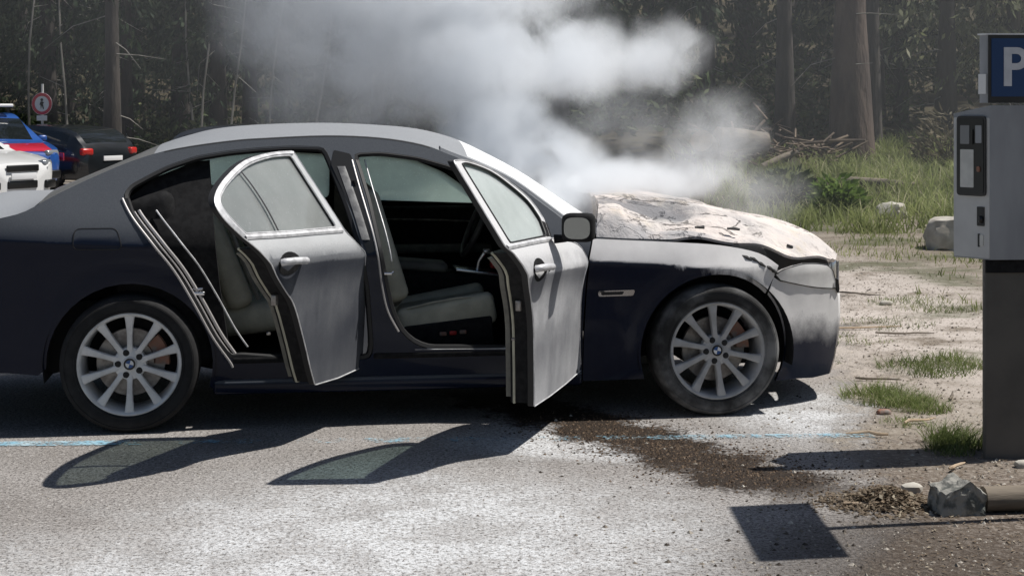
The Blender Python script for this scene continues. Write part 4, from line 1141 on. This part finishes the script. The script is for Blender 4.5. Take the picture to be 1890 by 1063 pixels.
# livery and rack of the blue car
mb = MB()
for s in (-1, 1): mb.rbox((-.4, s * .892, .66), (2.9, .02, .14), .008)
mb.rbox((-1.72, 0, .835), (.50, 1.3, .03), .01, 2, Matrix.Rotation(R(-15), 3, 'Y'))
mb.build('red_band', M['p_red'], blue_car)
mb = MB(); mb.rbox((.35, 0, 1.60), (1.5, 1.0, .06), .02); mb.build('roof_rack', M['white'], blue_car)
mb = MB()
for x in (-.15, .85):
    for s in (-1, 1): mb.box((x, s * .48, 1.525), (.05, .04, .12))
mb.build('rack_foot', M['black'], blue_car)

# round no-entry sign for walkers
sx, sy = -9.93, 33.2; sgn = empty('road_sign', (sx, sy, hill(sx, sy))); tag(sgn, 'round red ringed prohibition sign on a pole above the black car', 'road sign'); sgn.scale = (.92, .92, 1)
zc = 1.634 - hill(sx, sy)
mb = MB(); mb.tube([(0, .03, -.1), (0, .03, zc + .42)], .03, 8); mb.build('pole', M['zinc_face'], sgn)
mb = MB(); mb.lathe([(0, 0), (.235, 0), (.235, .012), (0, .012)], 32, 'y', (0, -.012, zc)); mb.build('sign_disc', M['white'], sgn)
mb = MB(); mb.lathe([(.165, -.020), (.228, -.020), (.228, -.010), (.165, -.010)], 32, 'y', (0, 0, zc), closed=True); mb.build('red_ring', M['p_red'], sgn)
mb = MB(); mb.lathe([(0, -.022), (.032, -.022)], 12, 'y', (0, 0, zc + .085)); mb.prism([(-.02, -.11), (.0, -.03), (.03, -.11), (.05, -.11), (.025, .0), (.05, .02), (.02, .05), (-.03, .05), (-.05, -.02), (-.03, -.02)], -.022, -.016, lambda x, y, h: (x, h, zc + y)); mb.build('walker_figure', M['black'], sgn)
mb = MB(); mb.rbox((0, -.01, zc - .30), (.24, .012, .11), .004); mb.build('plate', M['white'], sgn)

# ------------------------------------------------------------------ the forest
def leaf_mat(name, c1, c2, c3, tr=.25):
    m = mat(name, c1, .75, spec=.25); t = NT(m)
    g = t.n('ShaderNodeNewGeometry'); r = g.outputs['Random Per Island']
    big = t.noise(t.coord('Object'), .9, 3.)
    c = t.mix(t.ss(r, .1, .7), c1, c2); c = t.mix(t.ss(r, .80, .95), c, c3); c = t.mix(t.ss(big, .4, .65), c, tuple(.65 * q for q in c1))
    t.l(c, t.b.inputs['Base Color'])
    tl = t.n('ShaderNodeBsdfTranslucent'); t.l(c, tl.inputs[0])
    mx_ = t.n('ShaderNodeMixShader'); mx_.inputs[0].default_value = tr; t.l(t.b.outputs[0], mx_.inputs[1]); t.l(tl.outputs[0], mx_.inputs[2]); t.l(mx_.outputs[0], t.out.inputs[0])
    return m
M['needles'] = leaf_mat('conifer_needles', (.024, .044, .020), (.042, .064, .028), (.085, .10, .05))
M['needles_grey'] = leaf_mat('lichen_grey_sprays', (.15, .17, .08), (.25, .26, .15), (.42, .40, .29), .4)
M['bush'] = leaf_mat('undergrowth_leaves', (.036, .060, .020), (.070, .100, .034), (.14, .16, .07))
M['bush_bright'] = leaf_mat('young_green_leaves', (.12, .19, .04), (.17, .26, .06), (.27, .33, .11), .4)
M['bush_dry'] = leaf_mat('dry_tan_leaves', (.16, .135, .085), (.11, .10, .06), (.26, .22, .14))
M['grass'] = leaf_mat('grass_blades', (.27, .32, .11), (.36, .39, .17), (.54, .50, .34), .45)
M['grass_green'] = leaf_mat('green_grass_blades', (.15, .20, .06), (.22, .26, .10), (.40, .37, .22), .4)


def spray(mb, p, d, L, W, rng):
    d = Vector(d).normalized(); a = d.cross(Vector((rng.uniform(-1, 1), rng.uniform(-1, 1), rng.uniform(-1, 1)))).normalized() * W
    p = Vector(p); q = p + d * L; m_ = p + d * L * .45
    mb.add([p, m_ + a, q, m_ - a], [(0, 1, 2, 3)])


def conifer(name, seed, h, r, low, lmax, n_low, n_high, bark, leaf, label, group, dead=26, lean=0., W=.035):
    rng = random.Random(seed)
    root = empty(name); tag(root, label, 'tree', group)
    axis_ = []
    for i in range(12):
        z = h * i / 11 - .15 * (i == 0); axis_.append(Vector((lean * z + .10 * noise.noise(Vector((seed, z * .25, 0))) * min(1, z * .3), .10 * noise.noise(Vector((seed, z * .25, 9))) * min(1, z * .3), z)))
    rad = [r * (1.35 if i == 0 else 1.08 if i == 1 else (1 - .88 * i / 11)) for i in range(12)]
    def at_h(z):
        x = max(0, min(10.99, z / h * 11)); i = int(x); return axis_[i].lerp(axis_[i + 1], x - i)
    mb = MB(); mb.tube(axis_, rad, 10)
    mb.cur = 1
    for k in range(dead):
        z = rng.uniform(.8, 6.); a = rng.uniform(0, 2 * PI); L = rng.uniform(.4, 1.7); dn = rng.uniform(-.7, .15)
        p = at_h(z); pts = [p, p + Vector((math.cos(a) * L * .5, math.sin(a) * L * .5, dn * L * .35)), p + Vector((math.cos(a + .2) * L * .85, math.sin(a + .2) * L * .85, dn * L * 1.0))]
        mb.tube(pts, [.016, .010, .003], 3, False)
    mb.build('trunk', [M[bark], M['bark_pale'] if dead else M[bark]], root)
    c = MB()
    for k in range(n_low + n_high):
        z = rng.uniform(low, min(low + 4.2, h)) if k < n_low else rng.uniform(low + 3.5, h * .99)
        t_ = z / h; L = max(.35, lmax * (1 - t_) ** .8 * rng.uniform(.55, 1.1)); a = rng.uniform(0, 2 * PI); p = at_h(z)
        out = Vector((math.cos(a), math.sin(a), 0)); droop = rng.uniform(.25, .6)
        m_ = 34 if k < n_low else 12; big = 1. if k < n_low else 2.4
        for q in range(m_):
            s = rng.uniform(.25, 1.); b = p + out * L * s + Vector((rng.gauss(0, .09), rng.gauss(0, .09), .10 * L * s - droop * L * s * s + rng.gauss(0, .05)))
            d = out * rng.uniform(.1, .8) + Vector((rng.uniform(-.5, .5), rng.uniform(-.5, .5), rng.uniform(-1.2, -.1)))
            spray(c, b, d, rng.uniform(.12, .30) * (big ** .7), W * rng.uniform(.6, 1.3) * big, rng)
    if c.v: c.build('crown', M[leaf], root, smooth=False)
    return root


G1 = 'dark conifers of the shaded forest behind the cars'
L1 = 'dark conifer in the shaded forest behind the parked cars'
G2 = 'grey green conifers on the bank to the right'
L2 = 'conifer with grey green hanging sprays on the bank behind the parking machine'
protos = [conifer('pine_tree', 11 + i, 12 + 1.5 * i, .15 + .03 * i, 1.2 + .5 * (i % 3), 2.5, 66, 46, 'bark', 'needles', L1, G1, 16) for i in range(4)]
gprotos = [conifer('pine_tree', 31 + i, 13 + i, .19, 1.9, 2.6, 84, 22, 'bark', 'needles_grey', L2, G2, 12) for i in range(2)]
rng = random.Random(5)
used = set()
def plant(pset, x, y, label=None, group=None):
    i = rng.randrange(len(pset)); o = pset[i]
    if id(o) in used: o = copy_tree(o)
    else: used.add(id(o))
    o.location = (x, y, hill(x, y) - .05); s = rng.uniform(.85, 1.15); o.scale = (s, s, s); o.rotation_euler = (0, 0, rng.uniform(0, 6.28))
    if label: o['label'] = label
    if group: o['group'] = group
    return o
def row(y, x0, x1, step, pset):
    x = x0
    while x < x1:
        plant(pset, x + rng.uniform(-.8, .8), y + rng.uniform(-1.2, 1.2)); x += step
for y, st in ((36.5, 2.3), (40, 2.6), (44, 2.8), (49, 3.2)): row(y, -17.5 - (y - 36) * .3, -1.5, st, protos)
for y, st in ((33.5, 2.7), (37.5, 2.7), (42, 3.), (47, 3.4)): row(y, 1., 16 + (y - 33) * .3, st, protos if y > 40 else gprotos + protos[:2])
for x, y in ((8.5, 30.8), (9.9, 31.0), (11.2, 32.2), (7.6, 33.)): plant(gprotos[:1], x, y)

t_ = conifer('pine_tree', 51, 15, .33, 5.2, 2.4, 14, 12, 'bark_red', 'needles', 'thickest reddish brown trunk on the bank beside the grass', None, 8); t_.location = (6.05, 28., hill(6.05, 28) - .1)
t_ = conifer('pine_tree', 52, 13, .17, 4.6, 2.0, 14, 10, 'bark', 'needles', 'thin dark trunk standing just right of the thickest reddish trunk', None, 10); t_.location = (6.72, 29.4, hill(6.72, 29.4) - .1)
t_ = conifer('pine_tree', 53, 13, .17, 4.6, 2.0, 14, 12, 'bark', 'needles', 'dark trunk behind the heap of brushwood and cut logs', None, 10); t_.location = (5.0, 28.8, hill(5., 28.8) - .1)
t_ = conifer('pine_tree', 54, 14, .18, 3.4, 2.4, 24, 40, 'bark', 'needles', 'dark trunk rising behind the tail of the black car', None, 12); t_.location = (-8.4, 33., hill(-8.4, 33) - .1)
# pale dead stems
GD = 'thin pale dead stems among the dark trees'
for k, (x, y, ln_) in enumerate([(-9.75, 34.4, .03), (-10.9, 35.2, -.05), (-6.9, 34.5, -.09), (-6.3, 35, -.08), (-4.35, 33.8, -.12), (-9.2, 35.5, -.05), (-11.6, 34.6, -.08), (-7.3, 36, .04), (-5.6, 35.6, -.1), (-12.4, 35.4, .05)]):
    mb = MB(); rg = random.Random(k); pts = [(-ln_ * z + .05 * math.sin(z * 1.3 + k), .03 * math.cos(z + k), z - .1) for z in (0, 1, 2, 3, 4, 5, 6, 7)]
    mb.tube(pts[:rg.randint(4, 8)], [.030 - .003 * i for i in range(8)], 6)
    for q in range(7):
        z = rg.uniform(1.5, 6); a = rg.uniform(0, 6.28); L = rg.uniform(.3, .9); mb.tube([(-ln_ * z, 0, z), (-ln_ * z + math.cos(a) * L, math.sin(a) * L, z + rg.uniform(-.4, .3))], [.013, .004], 3, False)
    o = empty('dead_tree', (x, y, hill(x, y))); tag(o, 'thin pale leaning dead stem among the dark trees', 'tree', GD); mb.build('trunk', M['bark_pale'], o)

# undergrowth and the far wood: masses nobody could count
mb = MB(); rng = random.Random(77)
def shrub(mb, cx, cy, rx, h, n, W=.05, L=(.12, .28), rng=rng):
    z0 = hill(cx, cy)
    for k in range(n):
        a = rng.uniform(0, 6.28); rr = rx * rng.uniform(0, 1) ** .5; z = h * rng.uniform(.03, 1) * (1 - .6 * (rr / rx) ** 2)
        spray(mb, (cx + math.cos(a) * rr, cy + math.sin(a) * rr, z0 + z), (math.cos(a) * .6 + rng.uniform(-.5, .5), math.sin(a) * .6 + rng.uniform(-.5, .5), rng.uniform(-.6, .9)), rng.uniform(*L), W * rng.uniform(.5, 1.3), rng)
for k in range(150):
    left = rng.random() < .62
    x = rng.uniform(-16, -1) if left else rng.uniform(0, 13); y = rng.uniform(35, 43) if left else rng.uniform(30.5, 39)
    shrub(mb, x, y, rng.uniform(.5, 1.2), rng.uniform(.6, 1.9), 150)
tag(mb.build('undergrowth', M['bush'], smooth=False), 'dark leafy undergrowth along the foot of the forest', 'undergrowth', kind='stuff')
mb = MB()
for k in range(170):
    x = rng.uniform(-34, 34); y = rng.uniform(52, 74); z0 = hill(x, y)
    mb.tube([(x, y, z0 - .2), (x + rng.uniform(-.3, .3), y, z0 + 9)], [.2, .1], 5, False)
    for q in range(110):
        z = rng.uniform(.6, 10) ; a = rng.uniform(0, 6.28); rr = rng.uniform(.2, 1.9)
        spray(mb, (x + math.cos(a) * rr, y + math.sin(a) * rr, z0 + z), (math.cos(a) * .5, math.sin(a) * .5, -.8), rng.uniform(.5, 1.1), rng.uniform(.12, .25), rng)
tag(mb.build('far_forest', M['needles'], smooth=False), 'far wood of dark conifers rising up the slope', 'forest', kind='stuff')

# single shrubs
def bush(name, x, y, rx, h, n, m, label, W=.03, L=(.08, .18)):
    o = empty(name, (0, 0, 0)); tag(o, label, 'bush'); o.location = (x, y, hill(x, y)); mb = MB(); rg = random.Random(int(x * 100))
    for k in range(n):
        a = rg.uniform(0, 6.28); rr = rx * rg.uniform(0, 1) ** .5; z = h * rg.uniform(.05, 1) * (1 - .5 * (rr / rx) ** 2)
        spray(mb, (math.cos(a) * rr, math.sin(a) * rr, z), (math.cos(a) * .6 + rg.uniform(-.4, .4), math.sin(a) * .6 + rg.uniform(-.4, .4), rg.uniform(-.1, .9)), rg.uniform(*L), W * rg.uniform(.6, 1.3), rg)
    mb.build('leaves', m, o, smooth=False); s = MB()
    for k in range(6):
        a = k * 1.05; s.tube([(0, 0, -.05), (math.cos(a) * rx * .3, math.sin(a) * rx * .3, h * .4), (math.cos(a) * rx * .6, math.sin(a) * rx * .6, h * .8)], [.012, .008, .003], 4, False)
    s.build('stem', M['bark'], o)
bush('bush', 4.55, 22.0, .36, .55, 900, M['bush_bright'], 'low bright green bush beside the bare path at the foot of the bank')
bush('bush', 3.95, 22.6, .45, .62, 700, M['bush'], 'dark low bush behind the smoking nose, left of the bright green one')
bush('bush', 7.5, 27.0, .55, 1.05, 900, M['bush_dry'], 'tan dry bush just left of the parking machine cabinet', .022, (.10, .24))

# cut logs and brushwood on the bank
mb = MB(); rg = random.Random(3)
for k in range(230):
    x = rg.uniform(3.2, 5.5); y = rg.uniform(26.2, 28.2); z = hill(x, y) + abs(rg.gauss(0, .24)) * (1.3 - .4 * abs(x - 4.2)); a = rg.uniform(0, 6.28); L = rg.uniform(.2, .8); e = rg.uniform(-.35, .5)
    mb.tube([(x, y, z), (x + math.cos(a) * L, y + math.sin(a) * L * .6, max(z + e * L, hill(x, y) + .01))], rg.uniform(.010, .030), 5)
tag(mb.build('brushwood', noisy('brushwood_bark', (.20, .15, .105), (.08, .06, .045), 3., .9, .3)), 'heap of tangled brushwood on the bank under the dark trunk', 'brushwood', kind='stuff')
def log(x, y, z, L, r, a, e, label, group=None):
    o = empty('cut_log', (x, y, hill(x, y) + z)); tag(o, label, 'log', group); d = Vector((math.cos(R(a)) * math.cos(R(e)), math.sin(R(a)) * math.cos(R(e)), math.sin(R(e))))
    mb = MB(); mb.tube([tuple(-d * L / 2), tuple(d * L * .1 + Vector((0, 0, .01))), tuple(d * L / 2)], [r, r * .97, r * .9], 14, False); mb.build('log_bark', M['wood_old'], o)
    for s in (-1, 1):
        mb = MB(); p = d * (L / 2 + .002) * s; rr = r if s < 0 else r * .9; q = d.to_track_quat('Z', 'Y'); mb.add([tuple(p + q @ Vector((rr * math.cos(2 * PI * i / 14), rr * math.sin(2 * PI * i / 14), 0))) for i in range(14)], [tuple(range(14)) if s > 0 else tuple(reversed(range(14)))]); mb.build('cut_face', M['wood_pale'], o, smooth=False)
log(3.22, 26.2, .42, .55, .21, 250, 20, 'thick log with a pale round cut face seen through the smoke')
log(3.85, 26.4, .50, .9, .20, 200, 8, 'grey log lying high on the heap at the edge of the smoke')
log(4.75, 26.3, .10, .42, .10, 255, 12, 'short pale ended log at the right foot of the brushwood heap')
log(4.45, 26.1, .22, .8, .06, 30, 18, 'thin slanting log across the front of the brushwood heap')
log(5.62, 24.2, .10, 1.15, .075, -8, -4, 'long thin pale log lying in the grass of the bank')
o = rock('stone', (5.2, 21.6, hill(5.2, 21.6) + .08), (.20, .16, .15), 4, M['stone_pale']); tag(o, 'small pale stone sunk in the grass right of the bright bush', 'stone')
o = rock('boulder', (4.98, 17.6, .12), (.36, .30, .25), 9, M['stone_pale']); tag(o, 'big pale boulder at the edge of the path behind the parking machine', 'boulder')

# ------------------------------------------------------------------ grass, gravel, litter
def blades(mb, x, y, n, r, hmin, hmax, w, rng, lean=.5):
    for k in range(n):
        a = rng.uniform(0, 6.28); q = r * rng.uniform(0, 1) ** .6; bx, by = x + math.cos(a) * q, y + math.sin(a) * q; bz = hill(bx, by) - .005
        h = rng.uniform(hmin, hmax); t = rng.uniform(0, 6.28); lx, ly = math.cos(t) * h * lean * rng.random(), math.sin(t) * h * lean * rng.random(); c, s = math.cos(a + 1) * w, math.sin(a + 1) * w
        mb.add([(bx - c, by - s, bz), (bx + c, by + s, bz), (bx + c * .6 + lx * .4, by + s * .6 + ly * .4, bz + h * .6), (bx + lx, by + ly, bz + h), (bx - c * .6 + lx * .4, by - s * .6 + ly * .4, bz + h * .6)], [(0, 1, 2, 4), (4, 2, 3)])
rng = random.Random(8); mb = MB()
for k in range(900):
    x = rng.uniform(2.6, 11); y = rng.uniform(19.6, 30)
    if x < 3.3 + .8 * noise.noise(Vector((y, 0, 0))): continue
    if noise.noise(Vector((x * .6, y * .5, 2))) > -.38: blades(mb, x, y, 30, .38, .08, .36, .010, rng, 1.5)
for k in range(260):
    x = rng.uniform(2.6, 6.2); y = rng.uniform(11.5, 20)
    if x < 2.7 + .10 * (y - 9): continue
    if noise.noise(Vector((x * .8, y * .6, 7))) > .0: blades(mb, x, y, 16, .28, .03, .11, .006, rng, 1.1)
tag(mb.build('grass', M['grass'], smooth=False), 'pale tufted grass over the bank and along the bare path', 'grass', kind='stuff')
mb = MB()
for x, y, r, n, h in ((2.04, 8.55, .22, 520, .12), (2.15, 8.3, .16, 300, .10), (2.5, 9.5, .26, 380, .10), (2.75, 9.7, .2, 260, .10), (2.10, 7.42, .13, 330, .15), (2.02, 7.25, .10, 160, .08), (1.98, 7.9, .12, 90, .05), (3.3, 12.6, .4, 300, .09), (2.3, 10.8, .3, 130, .05), (1.9, 9.9, .2, 70, .04), (2.75, 11.5, .3, 160, .06)):
    blades(mb, x, y, n * 2, r * 1.15, h * .2, h * .8, .0026, rng, 2.0)
tag(mb.build('grass', M['grass_green'], smooth=False), 'green grass tufts on the dirt near the foot of the machine', 'grass', kind='stuff')

def pebble_mat():
    m = mat('pebbles', (.3, .27, .23), .9, spec=.3); t = NT(m); r = t.n('ShaderNodeNewGeometry').outputs['Random Per Island']
    c = t.mix(t.ss(r, 0., .55), (.05, .04, .032), (.22, .19, .155)); c = t.mix(t.ss(r, .6, 1.), c, (.50, .46, .40)); t.l(c, t.b.inputs['Base Color']); return m
M['pebbles'] = pebble_mat()
mb = MB(); rng = random.Random(12)
def pebble(x, y, s):
    z = hill(x, y); k = [rng.uniform(.6, 1.2) * s for _ in range(6)]
    mb.add([(x + k[0], y, z), (x, y + k[1], z), (x - k[2], y, z), (x, y - k[3], z), (x + rng.uniform(-.3, .3) * s, y, z + k[4] * .75)], [(0, 1, 4), (1, 2, 4), (2, 3, 4), (3, 0, 4)])
for k in range(7000):
    y = 4.9 + 12 * rng.random() ** 1.8; xb = 1.0 + .17 * (y - 5.35)
    pebble(xb + rng.gauss(.75, .65), y, .0035 + .011 * rng.random() ** 3)
tag(mb.build('gravel', M['pebbles'], smooth=False), 'loose chippings and pebbles over the dirt verge', 'gravel', kind='stuff')
mb = MB()
for k in range(4200):
    q = rng.random(); pebble(.30 + .9 * q + rng.gauss(0, .22), 7.98 - 1.35 * q + rng.gauss(0, .17), .003 + .007 * rng.random() ** 2)
wp = pebble_mat(); wp.name = 'wet_pebbles'
for n_ in wp.node_tree.nodes:
    if n_.type == 'MIX':
        for i_ in (6, 7):
            if not n_.inputs[i_].is_linked: n_.inputs[i_].default_value = [q * w_ for q, w_ in zip(n_.inputs[i_].default_value[:3], (.34, .26, .20))] + [1]
tag(mb.build('gravel', wp, smooth=False), 'wet brown grit in the trail run out from under the engine', 'gravel', kind='stuff')
mb = MB()
for k in range(2200):
    pebble(rng.uniform(-2.6, 1.6), rng.uniform(4.9, 7.6), .0018 + .004 * rng.random() ** 3)
tag(mb.build('gravel', M['pebbles'], smooth=False), 'tiny loose chippings strewn over the asphalt', 'gravel', kind='stuff')
mb = MB()
for k in range(9000):
    y = 5.0 + 15 * rng.random() ** 1.3; x = 1.35 + .17 * (y - 5.35) + abs(rng.gauss(0, 1.0)); z = hill(x, y) + .004; s = rng.uniform(.004, .013); a = rng.uniform(0, 6.28); c, n_ = math.cos(a) * s, math.sin(a) * s
    mb.add([(x - c, y - n_, z), (x + n_ * .4, y - c * .4, z + s * .3), (x + c, y + n_, z + s * rng.uniform(0, .5)), (x - n_ * .4, y + c * .4, z + s * .2)], [(0, 1, 2, 3)])
for k in range(2600):
    x = 1.50 + rng.gauss(0, .12); y = 6.33 + rng.gauss(0, .09); z = hill(x, y) + .075 * math.exp(-((x - 1.50) / .13) ** 2 - ((y - 6.33) / .10) ** 2) * rng.uniform(.3, 1); s = rng.uniform(.005, .016); a = rng.uniform(0, 6.28); c, n_ = math.cos(a) * s, math.sin(a) * s
    mb.add([(x - c, y - n_, z), (x + n_ * .5, y - c * .5, z + s * rng.uniform(-.2, .8)), (x + c, y + n_, z + s * rng.uniform(-.3, .9)), (x - n_ * .5, y + c * .5, z + s * .2)], [(0, 1, 2, 3)])
tag(mb.build('leaf_litter', leaf_mat('dead_leaves', (.26, .20, .14), (.15, .11, .075), (.55, .48, .36)), smooth=False), 'dead leaves and chips scattered over the dirt verge', 'litter', kind='stuff')
GS = 'dry sticks scattered on the dirt verge'
for k, (x, y, L, a) in enumerate([(2.55, 11.3, .55, 8), (2.75, 11.0, .4, 4), (2.05, 7.9, .22, 30), (2.12, 9.1, .25, -20), (1.72, 7.6, .20, 170), (2.9, 13.2, .4, -30), (1.95, 6.9, .16, 50), (1.62, 6.35, .3, 20), (1.5, 6.28, .34, 5), (2.4, 8.6, .2, 70)]):
    mb = MB(); rg = random.Random(k); c, s = math.cos(R(a)), math.sin(R(a)); pts = [(c * L * (q / 4 - .5) + rg.uniform(-.01, .01), s * L * (q / 4 - .5) + rg.uniform(-.015, .015), .012 + rg.uniform(0, .012)) for q in range(5)]
    mb.tube(pts, [.006, .008, .007, .006, .003], 6); o = mb.build('stick', M['wood_pale'] if k % 2 == 0 else M['wood_old'], loc=(x, y, hill(x, y))); tag(o, 'dry stick lying on the dirt verge', 'stick', GS)
for k, (x, y, s, lb) in enumerate([(2.26, 6.93, .045, 'pale oblong stone at the foot of the parking machine'), (1.93, 8.15, .040, 'reddish stone on the dirt below the bumper corner'), (3.0, 12.6, .055, 'grey stone among short grass beyond the path'), (1.66, 6.52, .05, 'pale broken stone heaped left of the gabled block')]):
    o = rock('stone', (x, y, hill(x, y) + s * .2), (s * .95, s * .7, s * .5), 20 + k, M['stone_pale'] if k != 1 else M['caliper'], sub=2); tag(o, lb, 'stone')

# ------------------------------------------------------------------ smoke
LOBES = [  # centre, radii, density
    ((.62, 9.05, 1.17), (.72, .48, .17), 3.2), ((.16, 9.15, 1.27), (.52, .45, .26), 4.2), ((-.10, 9.25, 1.48), (.40, .42, .36), 4.2), ((-.18, 9.35, 1.84), (.72, .55, .40), 3.2),
    ((.35, 9.4, 1.88), (.55, .5, .30), 2.9), ((.82, 9.45, 1.88), (.36, .40, .26), 2.6), ((1.00, 9.45, 1.96), (.24, .3, .22), 1.8), ((-.45, 9.5, 2.28), (1.0, .65, .46), 2.8),
    ((-.95, 9.7, 1.90), (.72, .7, .50), 1.4), ((-1.30, 9.8, 2.20), (.66, .7, .62), 1.1), ((-.70, 9.6, 1.62), (.46, .5, .28), .9), ((-1.15, 9.8, 1.65), (.6, .6, .34), .7), ((1.22, 9.35, 1.34), (.38, .36, .38), 1.0), ((1.42, 9.2, 1.08), (.36, .3, .26), .65), ((.98, 9.3, 1.28), (.35, .4, .2), 1.2),
    ((.62, 9.5, 1.52), (.5, .4, .26), .4), ((.30, 8.95, 1.13), (.5, .4, .20), 3.6), ((.95, 9.1, 1.16), (.55, .4, .16), 2.0), ((-.9, 9.9, 2.9), (1.5, .9, .55), 2.5)]
m = bpy.data.materials.new('smoke'); m.use_nodes = True; t = NT(m); t.t.nodes.remove(t.b)
p = t.pos()
wn_ = t.n('ShaderNodeTexNoise'); t.l(p, wn_.inputs['Vector']); wn_.inputs['Scale'].default_value = 2.3; wn_.inputs['Detail'].default_value = 6.; wn_.inputs['Roughness'].default_value = .62
wv = t.n('ShaderNodeVectorMath', operation='MULTIPLY_ADD'); t.l(wn_.outputs['Color'], wv.inputs[0]); wv.inputs[1].default_value = (.52, .52, .52)
ad = t.n('ShaderNodeVectorMath', operation='ADD'); t.l(p, ad.inputs[0]); ad.inputs[1].default_value = (-.26, -.26, -.26); t.l(ad.outputs[0], wv.inputs[2]); q = wv.outputs[0]
tot = None
for c, r, d in LOBES:
    s_ = t.n('ShaderNodeVectorMath', operation='SUBTRACT'); t.l(q, s_.inputs[0]); s_.inputs[1].default_value = c
    k = t.n('ShaderNodeVectorMath', operation='DIVIDE'); t.l(s_.outputs[0], k.inputs[0]); k.inputs[1].default_value = r
    e = t.n('ShaderNodeVectorMath', operation='LENGTH'); t.l(k.outputs[0], e.inputs[0])
    g = t.math('MULTIPLY', t.ss(e.outputs['Value'], 1.05, .25), d)
    tot = g if tot is None else t.math('MAXIMUM', tot, g)
nz = t.noise(p, 3.0, 6., .66, .6)
nf = t.noise(q, 10., 3., .6)
tot = t.math('MULTIPLY', tot, t.ss(t.math('ADD', nz, t.math('MULTIPLY', t.math('SUBTRACT', nf, .5), .22)), .32, .56))
pv = t.n('ShaderNodeVolumePrincipled'); pv.inputs['Color'].default_value = (.955, .975, .998, 1); pv.inputs['Density Attribute'].default_value = ''; pv.inputs['Anisotropy'].default_value = .15
t.l(t.math('MULTIPLY', tot, 2.3), pv.inputs['Density']); t.l(pv.outputs[0], t.out.inputs['Volume'])
m.cycles.volume_step_rate = .42
bm = bmesh.new()
for c, r, d in LOBES:
    bmesh.ops.create_icosphere(bm, subdivisions=3, radius=1., matrix=Matrix.Translation(c) @ Matrix.Diagonal((r[0] * 1.05 + .20, r[1] * 1.05 + .20, r[2] * 1.05 + .20, 1)))
me = bpy.data.meshes.new('smoke'); bm.to_mesh(me); bm.free(); me.materials.append(m)
smoke = link('smoke', me); rm_ = smoke.modifiers.new('remesh', 'REMESH'); rm_.mode = 'VOXEL'; rm_.voxel_size = .06
tag(smoke, 'pale smoke billowing up from the burnt bonnet and drifting left', 'smoke', kind='stuff')

# thin veil of old smoke hanging in front of the wood
m = bpy.data.materials.new('smoke_veil'); m.use_nodes = True; t = NT(m); t.t.nodes.remove(t.b)
pv = t.n('ShaderNodeVolumePrincipled'); pv.inputs['Color'].default_value = (.88, .92, .97, 1); pv.inputs['Density'].default_value = .0065; pv.inputs['Anisotropy'].default_value = .1
t.l(pv.outputs[0], t.out.inputs['Volume'])
mb = MB(); mb.lathe([(math.sin(PI * i / 16), -math.cos(PI * i / 16)) for i in range(17)], 40, 'z')
o = mb.build('smoke', m, loc=(4., 21, 5.2)); o.scale = (14, 8, 5.6); tag(o, 'thin veil of smoke hanging in front of the trees', 'smoke', kind='stuff')
